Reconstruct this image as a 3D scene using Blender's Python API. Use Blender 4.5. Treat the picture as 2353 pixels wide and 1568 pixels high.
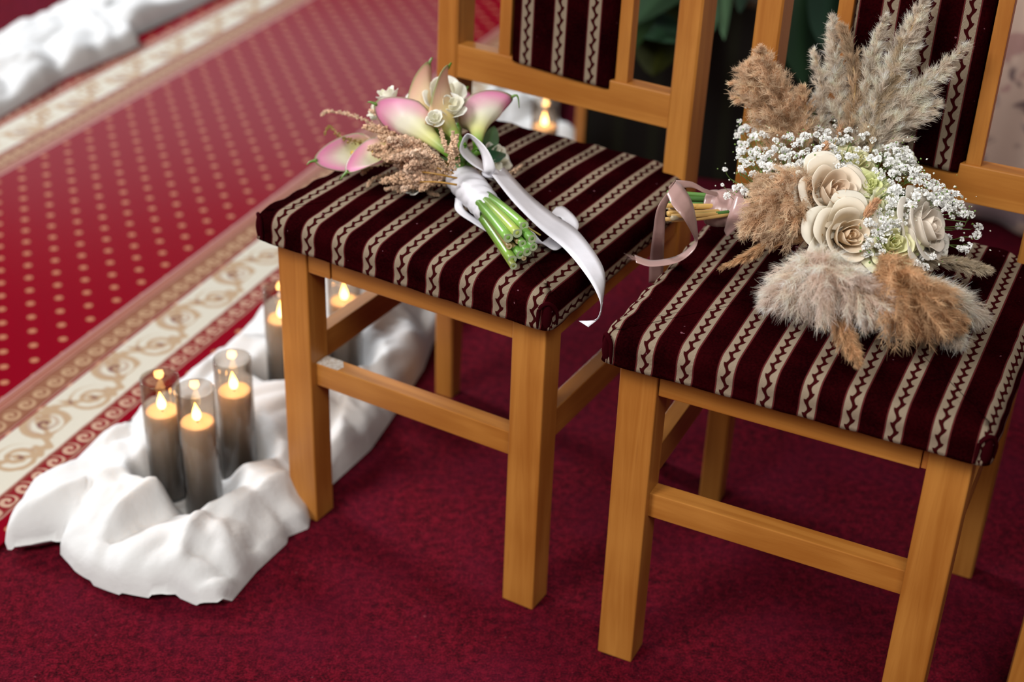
import bpy, bmesh, math, random
import numpy as np
from mathutils import Vector, Matrix, noise
random.seed(7); rng = np.random.default_rng(7)
PI = math.pi
S = bpy.context.scene
for o in list(bpy.data.objects): bpy.data.objects.remove(o)
C = S.collection

# ------------------------------------------------------------------ camera
CR = np.array((0.99931, 0.01890, 0.03203)); CR /= np.linalg.norm(CR)
PITCH, ROLL, CH, FPX = 0.53287, 0.037164, 1.25248, 3478.46
cp, sp = math.cos(PITCH), math.sin(PITCH)
_R = np.array((1., 0, 0)); _U = np.array((0, sp, cp)); CF = np.array((0, cp, -sp))
CR = _R * math.cos(ROLL) + _U * math.sin(ROLL); CU = -_R * math.sin(ROLL) + _U * math.cos(ROLL)
CAM = np.array((0., 0, CH))
cd = bpy.data.cameras.new('camera'); cam = bpy.data.objects.new('camera', cd); C.objects.link(cam)
cd.sensor_width = 36; cd.lens = FPX * 36 / 2353; cd.clip_start = .05
m = Matrix.Identity(4)
for i in range(3):
    m[i][0] = CR[i]; m[i][1] = CU[i]; m[i][2] = -CF[i]; m[i][3] = CAM[i]
cam.matrix_world = m
cd.dof.use_dof = True; cd.dof.focus_distance = 1.63; cd.dof.aperture_fstop = 3.0
S.camera = cam

# ------------------------------------------------------------------ light
W = bpy.data.worlds.new('world'); S.world = W; W.use_nodes = True
W.node_tree.nodes['Background'].inputs[0].default_value = (.80, .88, 1, 1)
W.node_tree.nodes['Background'].inputs[1].default_value = .09
def area(name, loc, target, sx, sy, power, col):
    l = bpy.data.lights.new(name, 'AREA'); l.shape = 'RECTANGLE'; l.size = sx; l.size_y = sy
    l.energy = power; l.color = col
    o = bpy.data.objects.new(name, l); C.objects.link(o); o.location = loc
    o.rotation_euler = (Vector(target) - Vector(loc)).to_track_quat('-Z', 'Y').to_euler()
    return o
area('window_light', (-3.5, 4.5, 3.2), (-.2, 1.8, 0.2), .9, 1.2, 215, (.95, .97, 1))
area('window_light', (-1.5, 6.9, 1.55), (-.7, 2.8, 0.0), 2.4, .9, 40, (.88, .94, 1))
area('window_light', (-2.3, -.5, 2.9), (.1, 1.6, .4), 1.2, 1.5, 100, (1, .98, .95))
area('window_light', (.3, -.9, 3.0), (.2, 1.5, .4), 1.6, 1.0, 52, (1, .95, .88))
vs = S.view_settings
vs.view_transform = 'Standard'; vs.look = 'None'; vs.gamma = 1; vs.use_curve_mapping = False; vs.exposure = 0.35

# ------------------------------------------------------------------ placing helpers
def ray(u, v): return CR * (u - 1176.5) / FPX + CU * (784 - v) / FPX + CF
def at(u, v, z=0.):                     # point of the view ray (u,v) at height z
    d = ray(u, v); return CAM + d * (z - CH) / d[2]
A0 = math.radians(21.6)                 # direction of the carpet runner
RN = np.array((math.cos(A0), -math.sin(A0))); RU = np.array((math.sin(A0), math.cos(A0)))
def nu(n, u, z=0.): p = RN * n + RU * u; return np.array((p[0], p[1], z))
CHAIRS = [(-0.12672, 1.55355, -0.51280), (0.28830, 1.31138, -0.43583), (0.75, 1.22, -0.38)]
def loc2w(c, p):
    x, y, t = c
    return np.array((x + p[0] * math.cos(t) - p[1] * math.sin(t), y + p[0] * math.sin(t) + p[1] * math.cos(t), p[2]))
def w2loc(c, X):
    dx, dy = X[0] - c[0], X[1] - c[1]; t = c[2]
    return np.array((dx * math.cos(t) + dy * math.sin(t), -dx * math.sin(t) + dy * math.cos(t), X[2]))
def aty(c, u, v, ly):                   # view ray meets the plane y=ly of chair c (parallel to its back)
    a = w2loc(c, CAM); b = w2loc(c, CAM + ray(u, v)) - a
    return loc2w(c, a + b * (ly - a[1]) / b[1])

# ------------------------------------------------------------------ object helpers
def tag(o, label=None, cat=None, group=None, kind=None):
    if label: o['label'] = label
    if cat: o['category'] = cat
    if group: o['group'] = group
    if kind: o['kind'] = kind
    return o
def empty(name, loc=(0, 0, 0), rz=0):
    o = bpy.data.objects.new(name, None); C.objects.link(o); o.location = loc; o.rotation_euler = (0, 0, rz)
    o.empty_display_size = .05
    return o
def link(name, me, parent=None, mat=None, smooth=True):
    o = bpy.data.objects.new(name, me); C.objects.link(o)
    if mat is not None: me.materials.append(mat)
    if smooth and len(me.polygons): me.polygons.foreach_set('use_smooth', [True] * len(me.polygons))
    if parent is not None: o.parent = parent
    return o
def mesh(name, v, f, mat=None, parent=None, smooth=True, col=None, uv=None):
    me = bpy.data.meshes.new(name); me.from_pydata([tuple(map(float, p)) for p in v], [], [tuple(map(int, q)) for q in f]); me.update()
    if col is not None:
        a = me.color_attributes.new('Col', 'FLOAT_COLOR', 'POINT')
        a.data.foreach_set('color', np.array([(c[0], c[1], c[2], 1) for c in col], dtype=np.float32).ravel())
    if uv is not None:
        l = me.uv_layers.new(name='UVMap'); uv = np.array(uv)
        idx = np.zeros(len(me.loops), dtype=np.int32); me.loops.foreach_get('vertex_index', idx)
        l.data.foreach_set('uv', uv[idx].astype(np.float32).ravel())
    return link(name, me, parent, mat, smooth)
def tris(name, V, mat, parent=None, col=None):      # V (n,k,3) soup of polygons with k corners
    n, k, _ = V.shape
    me = bpy.data.meshes.new(name); me.vertices.add(n * k); me.vertices.foreach_set('co', V.astype(np.float32).ravel())
    me.loops.add(n * k); me.loops.foreach_set('vertex_index', np.arange(n * k, dtype=np.int32))
    me.polygons.add(n); me.polygons.foreach_set('loop_start', np.arange(0, n * k, k, dtype=np.int32))
    me.update(calc_edges=True)
    if col is not None:
        a = me.color_attributes.new('Col', 'FLOAT_COLOR', 'POINT')
        c4 = np.ones((n, k, 4), np.float32); c4[:, :, :3] = col[:, None, :] if col.ndim == 2 else col
        a.data.foreach_set('color', c4.ravel())
    return link(name, me, parent, mat, False)
def bevelbox(name, x0, x1, y0, y1, z0, z1, mat, parent=None, bev=.002, seg=2, taper=None):
    bm = bmesh.new(); vs = []
    for z in (z0, z1):
        for x, y in ((x0, y0), (x1, y0), (x1, y1), (x0, y1)): vs.append(bm.verts.new((x, y, z)))
    for q in ((3, 2, 1, 0), (4, 5, 6, 7), (0, 1, 5, 4), (1, 2, 6, 5), (2, 3, 7, 6), (3, 0, 4, 7)): bm.faces.new([vs[i] for i in q])
    if taper: taper(vs)
    bmesh.ops.bevel(bm, geom=list(bm.edges), offset=bev, segments=seg, affect='EDGES', profile=.6)
    me = bpy.data.meshes.new(name); bm.to_mesh(me); bm.free()
    return link(name, me, parent, mat, False)
def grid(nu_, nv_, closed=False):
    f = []
    for i in range(nu_ - 1):
        for j in range(nv_ - (0 if closed else 1)):
            k = (j + 1) % nv_; f.append((i * nv_ + j, i * nv_ + k, (i + 1) * nv_ + k, (i + 1) * nv_ + j))
    return f
def catmull(P, n):
    P = [np.array(p, float) for p in P]; P = [2 * P[0] - P[1]] + P + [2 * P[-1] - P[-2]]; out = []
    segs = len(P) - 3
    for k in range(n):
        t = k / (n - 1) * segs; i = min(int(t), segs - 1); t -= i; a, b, c, d = P[i:i + 4]
        out.append(.5 * ((2 * b) + (c - a) * t + (2 * a - 5 * b + 4 * c - d) * t * t + (3 * b - a - 3 * c + d) * t ** 3))
    return out
def norm(v): v = np.array(v, float); return v / (np.linalg.norm(v) + 1e-12)
def tubev(P, r, k=8, cap=True):
    v, f = [], []; n = len(P); rr = r if hasattr(r, '__len__') else [r] * n
    up = np.array((0.3, .2, 1.)); 
    for i in range(n):
        t = norm(P[min(i + 1, n - 1)] - P[max(i - 1, 0)]); a = norm(np.cross(t, up)); b = np.cross(t, a)
        for j in range(k):
            w = 2 * PI * j / k; v.append(P[i] + rr[i] * (a * math.cos(w) + b * math.sin(w)))
    f = grid(n, k, True)
    if cap: f += [tuple(range(k))[::-1], tuple(range((n - 1) * k, n * k))]
    return v, f
def tube(name, P, r, mat, parent=None, k=8, n=None, col=None):
    P = [np.array(p, float) for p in P]
    if n: 
        if hasattr(r, '__len__'): r = np.interp(np.linspace(0, 1, n), np.linspace(0, 1, len(r)), r)
        P = catmull(P, n)
    v, f = tubev(P, r, k); return mesh(name, v, f, mat, parent, col=col)
def ribbon(name, A, B, mat, parent, n=60, bow=.0):
    A = catmull(A, n); B = catmull(B, n); v = []
    for i in range(n):
        a, b = A[i], B[i]; t = A[min(i + 1, n - 1)] - A[max(i - 1, 0)]; nn = norm(np.cross(b - a, t))
        for j in range(5):
            s = j / 4; w = 1 - (2 * s - 1) ** 2
            v.append(a * (1 - s) + b * s + nn * bow * w * (1 + .5 * math.sin(i * .5)))
    o = mesh(name, v, grid(n, 5), mat, parent)
    md = o.modifiers.new('thickness', 'SOLIDIFY'); md.thickness = .0004; md.offset = 0
    return o

# ------------------------------------------------------------------ material helpers
class E:                                   # tiny arithmetic wrapper over math nodes
    nt = None
    def __init__(s, k): s.k = k
    @staticmethod
    def op(o, *a):
        n = E.nt.nodes.new('ShaderNodeMath'); n.operation = o
        for i, x in enumerate(a):
            if isinstance(x, E): E.nt.links.new(x.k, n.inputs[i])
            else: n.inputs[i].default_value = x
        return E(n.outputs[0])
    def __add__(s, o): return E.op('ADD', s, o)
    def __radd__(s, o): return E.op('ADD', s, o)
    def __sub__(s, o): return E.op('SUBTRACT', s, o)
    def __rsub__(s, o): return E.op('SUBTRACT', o, s)
    def __mul__(s, o): return E.op('MULTIPLY', s, o)
    def __rmul__(s, o): return E.op('MULTIPLY', s, o)
    def __truediv__(s, o): return E.op('DIVIDE', s, o)
    def lt(s, o): return E.op('LESS_THAN', s, o)
    def gt(s, o): return E.op('GREATER_THAN', s, o)
def fract(a): return E.op('FRACT', a)
def sin(a): return E.op('SINE', a)
def ab(a): return E.op('ABSOLUTE', a)
def mx(a, b): return E.op('MAXIMUM', a, b)
def mn(a, b): return E.op('MINIMUM', a, b)
def soft(a, lo, hi):                        # 0 below lo, 1 above hi
    n = E.nt.nodes.new('ShaderNodeMapRange'); n.interpolation_type = 'SMOOTHSTEP'
    E.nt.links.new(a.k, n.inputs[0]); n.inputs[1].default_value = lo; n.inputs[2].default_value = hi
    return E(n.outputs[0])
class M:
    def __init__(s, name, rough=.5, spec=.5, **kw):
        s.m = bpy.data.materials.new(name); s.m.use_nodes = True; s.nt = s.m.node_tree; E.nt = s.nt
        s.b = s.nt.nodes['Principled BSDF']; s.b.inputs['Roughness'].default_value = rough
        s.b.inputs['Specular IOR Level'].default_value = spec
        for k, v in kw.items(): s.b.inputs[k.replace('_', ' ')].default_value = v
    def node(s, t, **kw):
        n = s.nt.nodes.new(t)
        for k, v in kw.items(): setattr(n, k, v)
        return n
    def coord(s, kind='Object', scale=None):
        t = s.node('ShaderNodeTexCoord'); out = t.outputs[kind]
        if scale:
            mp = s.node('ShaderNodeMapping'); mp.inputs['Scale'].default_value = scale
            s.nt.links.new(out, mp.inputs[0]); out = mp.outputs[0]
        return out
    def xyz(s, v):
        n = s.node('ShaderNodeSeparateXYZ'); s.nt.links.new(v, n.inputs[0]); return [E(o) for o in n.outputs]
    def noise(s, v=None, scale=10, detail=3, rough=.5, dist=0):
        n = s.node('ShaderNodeTexNoise'); n.inputs['Scale'].default_value = scale; n.inputs['Detail'].default_value = detail
        n.inputs['Roughness'].default_value = rough; n.inputs['Distortion'].default_value = dist
        if v is not None: s.nt.links.new(v, n.inputs['Vector'])
        return E(n.outputs[0])
    def mix(s, f, a, b):
        n = s.node('ShaderNodeMix', data_type='RGBA')
        for i, x in ((0, f), (6, a), (7, b)):
            if isinstance(x, E): s.nt.links.new(x.k, n.inputs[i])
            elif hasattr(x, 'is_output'): s.nt.links.new(x, n.inputs[i])
            elif i == 0: n.inputs[0].default_value = x
            else: n.inputs[i].default_value = (*x, 1)
        return n.outputs[2]
    def color(s, c):
        if isinstance(c, tuple): s.b.inputs['Base Color'].default_value = (*c, 1)
        else: s.nt.links.new(c, s.b.inputs['Base Color'])
        return s
    def bump(s, h, strength=.3, dist=.001):
        n = s.node('ShaderNodeBump'); n.inputs['Strength'].default_value = strength; n.inputs['Distance'].default_value = dist
        s.nt.links.new(h.k, n.inputs['Height']); s.nt.links.new(n.outputs[0], s.b.inputs['Normal']); return s
    def attr(s):
        n = s.node('ShaderNodeAttribute'); n.attribute_name = 'Col'; return n.outputs[0]
    def thin(s, amount=.4, tint=None):       # mixes in light shining through
        out = s.nt.nodes['Material Output']; t = s.node('ShaderNodeBsdfTranslucent'); mxs = s.node('ShaderNodeMixShader')
        src = s.b.inputs['Base Color']
        if src.is_linked: s.nt.links.new(src.links[0].from_socket, t.inputs[0])
        else: t.inputs[0].default_value = src.default_value
        mxs.inputs[0].default_value = amount
        s.nt.links.new(s.b.outputs[0], mxs.inputs[1]); s.nt.links.new(t.outputs[0], mxs.inputs[2]); s.nt.links.new(mxs.outputs[0], out.inputs[0]); return s

def wood(name, axis, light=(.46, .190, .036), dark=(.31, .104, .014), seed=0):
    m = M(name, rough=.42, spec=.45, Coat_Weight=.12, Coat_Roughness=.3)
    sc = [55, 55, 55]; sc[axis] = 3.2
    co = m.coord('Object', tuple(sc)); n1 = m.noise(co, 1.0, 5, .6, .6)
    sc2 = [300, 300, 300]; sc2[axis] = 12
    n2 = m.noise(m.coord('Object', tuple(sc2)), 1.0, 2, .5)
    n3 = m.noise(m.coord('Object'), 7 + seed, 2)
    c = m.mix(soft(n1 * .65 + n3 * .5, .38, .78), dark, light)
    c = m.mix(soft(n2, .60, .78) * .35, c, (.26, .085, .014))
    scr = m.noise(m.coord('Object', (90, 90, 40)), 1.0, 4, .75)
    c = m.mix(soft(scr, .73, .78) * .5, c, (.62, .42, .24))
    m.color(c); m.bump(n2 * .6 + n1, .08, .001); return m.m
WX, WY, WZ = wood('wood_x', 0), wood('wood_y', 1), wood('wood_z', 2)

def stripes(name, phase, period=.0439):
    m = M(name, rough=.85, spec=.0, Sheen_Weight=.02, Sheen_Roughness=.3); m.b.inputs['Sheen Tint'].default_value = (.6, .05, .10, 1)
    uvn = m.coord('UV'); x, y, _ = m.xyz(uvn)
    d = (fract((x - phase) / period + .5) - .5) * period
    beige = 1 - soft(ab(d), .0081, .0085)
    a = y / .0160
    wv = sin(a * 2 * PI) * .0015
    side = sin(a * 2 * PI)
    tooth = E.op('POWER', mx(fract(a * 2 + .15), 0.0), 2.0) * .0024       # thorns that lean along the stripe
    dd = d - wv
    up = E.op('MULTIPLY', mx(side, 0.), 1.); 
    w1 = tooth * side.gt(0.) + .0019; w2 = tooth * side.lt(0.) + .0019
    line = soft(dd, -.0002, .0002) * (1 - soft(dd - w1, -.0002, .0003)) + (1 - soft(dd, -.0002, .0002)) * (1 - soft(dd * -1 - w2, -.0002, .0003))
    rope = soft(ab(d), .0056, .0060)
    tw = sin((y * 2.2 - ab(d)) * 2 * PI / .0034) * .5 + .5
    weave = sin((x + y) * 2 * PI / .0014) * sin((x - y) * 2 * PI / .0014) * .5 + .5
    fine = tw * rope + weave * (1 - rope)
    edge = soft(ab(d), .0080, .0092) * (1 - soft(ab(d), .0092, .0102))
    bg = m.mix(fine, (.13, .095, .062), (.33, .26, .19))
    nz = m.noise(m.coord('Object'), 420, 2); big = m.noise(m.coord('Object'), 14, 3)
    vel = m.mix(soft(nz * .5 + big * .6, .35, .8), (.0045, .0004, .0007), (.020, .0010, .0018))
    vel = m.mix(edge * .6, vel, (.16, .03, .03))
    c = m.mix(beige * (1 - line), m.mix(beige, vel, (.030, .0030, .0035)), bg)
    lint = soft(m.noise(m.coord('Object'), 160, 1, .3), .79, .82)
    c = m.mix(lint * .5, c, (.30, .12, .15))
    m.color(c); m.bump(beige * .6 * (1 - line) + fine * .25 * beige + nz * .25, .55, .0009)
    sw = m.mix(beige, (1, 1, 1), (.1, .1, .1)); 
    return m.m

def plain(name, col, rough=.5, spec=.4, thin=0, **kw):
    m = M(name, rough, spec, **kw); n = m.noise(m.coord('Object'), 60, 3)
    m.color(m.mix(n * .5, col, tuple(min(1, c * .8) for c in col)))
    if thin: m.thin(thin)
    return m.m
def vcol(name, rough=.5, spec=.4, thin=0, bumpscale=0, **kw):
    m = M(name, rough, spec, **kw); n = m.noise(m.coord('Object'), 90, 3)
    a = m.attr(); dk = m.node('ShaderNodeHueSaturation'); dk.inputs['Value'].default_value = .93; m.nt.links.new(a, dk.inputs['Color'])
    m.color(m.mix(n, a, dk.outputs[0]))
    if bumpscale: m.bump(m.noise(m.coord('Object'), bumpscale, 2), .25, .001)
    if thin: m.thin(thin)
    return m.m

# ------------------------------------------------------------------ floor
def floor_mat():
    m = M('wool_carpet', rough=.95, spec=.03, Sheen_Weight=.05, Sheen_Roughness=.5); m.b.inputs['Sheen Tint'].default_value = (.8, .2, .3, 1)
    co = m.coord('Object'); fib = m.noise(co, 330, 3, .7); mid = m.noise(co, 90, 4, .65); big = m.noise(co, 7, 4, .6)
    st = m.noise(m.coord('Object', (260, 700, 1)), 1, 2, .6)
    c = m.mix(soft(fib * .55 + mid * .45, .36, .66), (.010, .0005, .0018), (.155, .0040, .013))
    c = m.mix(soft(big, .35, .7) * .40, c, (.085, .0040, .016))
    c = m.mix(soft(st * .5 + fib * .5, .60, .70) * .7, c, (.29, .020, .045))
    c = m.mix(soft(m.noise(co, 130, 1), .76, .80) * .35, c, (.25, .06, .075))
    m.color(c); m.bump(fib * .7 + mid * .6 + st * .4, .8, .003); return m.m
v = []; N = 2
o = mesh('floor', [(-5, -2, 0), (5, -2, 0), (5, 8, 0), (-5, 8, 0)], [(0, 1, 2, 3)], floor_mat(), smooth=False); tag(o, kind='structure')

# ------------------------------------------------------------------ carpet runner (object space x = across, y = along)
def runner_mat():
    m = M('runner_weave', rough=.8, spec=.0, Coat_Weight=.12, Coat_Roughness=.20, Coat_IOR=1.25, Sheen_Weight=.0, Sheen_Roughness=.4); m.b.inputs['Sheen Tint'].default_value = (1, .6, .7, 1)
    co = m.coord('Object'); x, y, _ = m.xyz(co)
    nz = m.noise(co, 500, 2); warp = (m.noise(co, 26, 2) - .5) * .010; warp2 = (m.noise(co, 60, 2) - .5) * .006
    # field of dots
    rs = .0297
    def dots(ox, oy):
        dx = (fract((x + 1.425 + ox) / (2 * rs) + .5) - .5) * (2 * rs); dy = (fract((y - 1.514 + oy) / .0715 + .5) - .5) * .0715
        r = E.op('SQRT', dx * dx + dy * dy); return 1 - soft(r, .0055, .0078)
    dt = mx(dots(0, 0), dots(rs, .0357))
    field = m.mix(nz, (.150, .0008, .0065), (.185, .0016, .009))
    field = m.mix(dt * .85, field, (.40, .17, .095))
    def border(xc, flip):                   # xc centre of white band
        bx = (x - xc) * flip + warp2
        per = .172; t = fract((y - 1.449) / per + warp / per * .6); ty = (t - .5) * per       # rosette sits at t=0
        ty0 = (fract(t + .5) - .5) * per
        r = E.op('SQRT', (bx + .012) * (bx + .012) + ty0 * ty0)
        th = E.op('ARCTAN2', bx + .012, ty0)
        spiral = sin(th * 1. + r * 420)
        ros = (1 - soft(r, .026, .031)) * soft(spiral, -.2, .5)
        core = 1 - soft(r, .011, .015)
        ring = soft(r, .024, .028) * (1 - soft(r, .036, .040)) * bx.lt(.016)
        r2 = E.op('SQRT', (bx - .006) * (bx - .006) + ty * ty)
        th2 = E.op('ARCTAN2', bx - .006, ty)
        sp2 = sin(th2 * -1. + r2 * 330 + 1.); scr = (1 - soft(r2, .031, .037)) * soft(sp2, -.15, .5)
        cv = bx - sin(ty * 2 * PI / per * 1. + .5) * .026
        vine = 1 - soft(ab(cv + sin(ty * 260) * .004), .005, .010)
        leaf = (1 - soft(ab(cv + .009), .006, .013)) * soft(sin(ty * 230 + 1.), -.1, .6)
        tan = mx(mx(ring, scr), mx(vine, leaf)); mauve = mx(core * soft(spiral, -.2, .5), leaf * scr)
        c = m.mix(nz, (.44, .41, .34), (.52, .485, .41))
        c = m.mix(tan * .72, c, (.30, .165, .068)); c = m.mix(ros * .55, c, (.29, .165, .10)); c = m.mix(mauve * .8, c, (.13, .045, .045))
        return c, bx
    def strip(c, xa, w, sgn, red):              # narrow running-scroll strip, xa = centre
        bx = x - xa + warp2 * .6; per = .034
        ty = (fract(y / per + warp / per * .4) - .5) * per
        r = E.op('SQRT', bx * bx + ty * ty); th = E.op('ARCTAN2', bx, ty)
        sp_ = soft(sin(th + r * 520), -.5, .1); body = 1 - soft(r, .013, .0165)
        inside = 1 - soft(ab(bx), w - .001, w + .001)
        lines = soft(ab(bx), w - .007, w - .006) * (1 - soft(ab(bx), w - .004, w - .003))
        base = m.mix(body * sp_, (.17, .012, .016) if red else (.20, .085, .05), (.40, .25, .18) if red else (.36, .225, .135))
        base = m.mix(lines, base, (.17, .05, .035))
        base = m.mix(soft(ab(bx), w - .003, w - .002), base, (.30, .165, .13))
        return m.mix(inside, c, base)
    c = field
    for e, s in ((-1.176, 1.), (-2.14, -1.)):
        wc, bx = border(e - s * .111, s)
        c = m.mix(1 - soft(ab(x - (e - s * .111)), .0425, .0435), c, wc)
        c = strip(c, e - s * .052, .018, s, True)
        c = strip(c, e - s * .190, .036 if s > 0 else .036, s, False) if False else c
        c = strip(c, e - s * .182, .024, s, False)
        inn = x - (e - s * .213)
        c = m.mix(1 - soft(ab(inn), .0075, .0085), c, m.mix(sin(x * 2 * PI / .006) * .5 + .5, (.30, .15, .10), (.22, .05, .045)))
        c = m.mix(1 - soft(ab(x - (e - s * .222)), .0015, .0025), c, (.33, .18, .18))
    m.color(c)
    rib = sin(y * 2 * PI / .003) * .5
    m.bump(nz + rib * .3, .2, .0010); return m.m
def slab(name, x0, x1, y0, y1, z1, mat, ny=120, nx=24):
    v = []
    for i in range(ny):
        y = y0 + (y1 - y0) * i / (ny - 1)
        for j in range(nx):
            s = j / (nx - 1); x = x0 + (x1 - x0) * s
            z = z1 + .0006 * math.sin(y * 9 + x * 5)
            v.append((x, y, z))
    f = grid(ny, nx); b = len(v)
    rim = [j for j in range(nx)] + [i * nx + nx - 1 for i in range(1, ny)] + [(ny - 1) * nx + j for j in range(nx - 2, -1, -1)] + [i * nx for i in range(ny - 2, 0, -1)]
    for r in rim: v.append((v[r][0], v[r][1], 0.0005))
    n = len(rim)
    for k in range(n): f.append((rim[k], b + k, b + (k + 1) % n, rim[(k + 1) % n]))
    return mesh(name, v, f, mat, smooth=False)
o = slab('carpet_runner', -2.14, -1.176, -.5, 5.5, .0065, runner_mat()); o.rotation_euler = (0, 0, -A0)
tag(o, 'crimson carpet runner with small beige dots and cream scroll borders, lying left of the chairs', 'carpet')

# ------------------------------------------------------------------ chairs
HW = .18875
def cushion(phase, parent, mat):
    X0, Y0, Y1, zb = .2056, -.0236, .398, .420
    out = []; rf, rb = .011, .075            # corner radii of outline front / back
    def arc(cx, cy, r, a0, a1, k):
        for i in range(k + 1):
            a = a0 + (a1 - a0) * i / k; out.append((cx + r * math.cos(a), cy + r * math.sin(a), math.cos(a), math.sin(a)))
    def lin(x0, y0, x1, y1, nx, ny, k):
        for i in range(1, k): out.append((x0 + (x1 - x0) * i / k, y0 + (y1 - y0) * i / k, nx, ny))
    arc(X0 - rf, Y0 + rf, rf, -PI / 2, 0, 6); lin(X0, Y0 + rf, X0 - .006, Y1 - rb, 1, 0, 40)
    arc(X0 - .006 - rb, Y1 - rb, rb, 0, PI / 2, 16); lin(X0 - .006 - rb, Y1, -X0 + .006 + rb, Y1, 0, 1, 26)
    arc(-X0 + .006 + rb, Y1 - rb, rb, PI / 2, PI, 16); lin(-X0 + .006, Y1 - rb, -X0, Y0 + rf, -1, 0, 40)
    arc(-X0 + rf, Y0 + rf, rf, PI, 1.5 * PI, 6); lin(-X0 + rf, Y0, X0 - rf, Y0, 0, -1, 50)
    n = len(out)
    r = .020
    prof = [(-.012, zb - .001), (.001, zb), (.0, zb + .004), (-.001, zb + .010), (-.0005, zb + .016), (0., zb + .020)]
    prof = [(o_, z, .0114 + zb + .020 - z) for o_, z in prof]
    for k in range(1, 8):
        a = k / 7 * PI / 2; prof.append((-r * (1 - math.cos(a)), zb + .020 + r * .95 * math.sin(a), r * (PI / 2 - a - math.cos(a))))
    v, uv = [], []
    cxm, cym = 0, .19
    for off, z, drop in prof:
        for (x, y, nx, ny) in out:
            w = .0016 * noise.noise(Vector((x * 38, y * 38, z * 9))) + .0005 * math.sin((x if abs(ny) > .5 else y) * 2 * PI / .0439 + 1)
            v.append((x + nx * (off + w), y + ny * (off + w), z + (.0 if z < zb + .01 else w)))
            uv.append((x + nx * (off + drop), y + ny * (off + drop)))
    rings = len(prof); base_off = prof[-1][0]; zt = prof[-1][1]
    for k in range(1, 16):
        t = k / 15.5
        for (x, y, nx, ny) in out:
            px, py = x + nx * base_off, y + ny * base_off
            qx, qy = px * (1 - t), cym + (py - cym) * (1 - t)
            z = zt + .0075 * (1 - (1 - t) ** 2.2) + .0010 * noise.noise(Vector((qx * 16, qy * 16, 3)))
            v.append((qx, qy, z)); uv.append((qx, qy))
    f = grid(rings + 15, n, True)
    b = len(v); v.append((0, cym, zt + .0075)); uv.append((0, cym)); last = (rings + 14) * n
    for j in range(n): f.append((last + j, last + (j + 1) % n, b))
    o = mesh('seat_cushion', v, f, mat, parent, uv=uv)
    return o
def panel(phase, parent, mat):
    v, uv = [], []; x1, z0, z1, yb, yf = .0772, .551, .865, .376, .3535
    nx, nz = 26, 60
    for i in range(nz):
        sz = i / (nz - 1) * 2 - 1
        for j in range(nx):
            sx = j / (nx - 1) * 2 - 1
            ex = max(0, (abs(sx) - .86) / .14); ez = max(0, (abs(sz) - .96) / .04)
            e = min(1, math.hypot(ex, ez)); d = 1 - math.sqrt(max(0, 1 - e * e))
            x = sx * x1; z = (z0 + z1) / 2 + sz * (z1 - z0) / 2
            z -= (.004 * sx if sz < -.9 else 0)
            y = yf + d * .018 + .0012 * (abs(sx) ** 2) + .0007 * noise.noise(Vector((x * 30, z * 20, 5)))
            v.append((x, y + (z - .55) * .027, z)); uv.append((x, z))
    f = [q[::-1] for q in grid(nz, nx)]
    rim = [j for j in range(nx)] + [i * nx + nx - 1 for i in range(1, nz)] + [(nz - 1) * nx + j for j in range(nx - 2, -1, -1)] + [i * nx for i in range(nz - 2, 0, -1)]
    b = len(v)
    for r in rim: v.append((v[r][0], yb + (v[r][2] - .55) * .027, v[r][2])); uv.append(uv[r])
    k = len(rim); f += [(rim[i], rim[(i + 1) % k], b + (i + 1) % k, b + i) for i in range(k)] + [tuple(range(b, b + k))]
    return mesh('back_panel', v, f, mat, parent, uv=uv)
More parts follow.
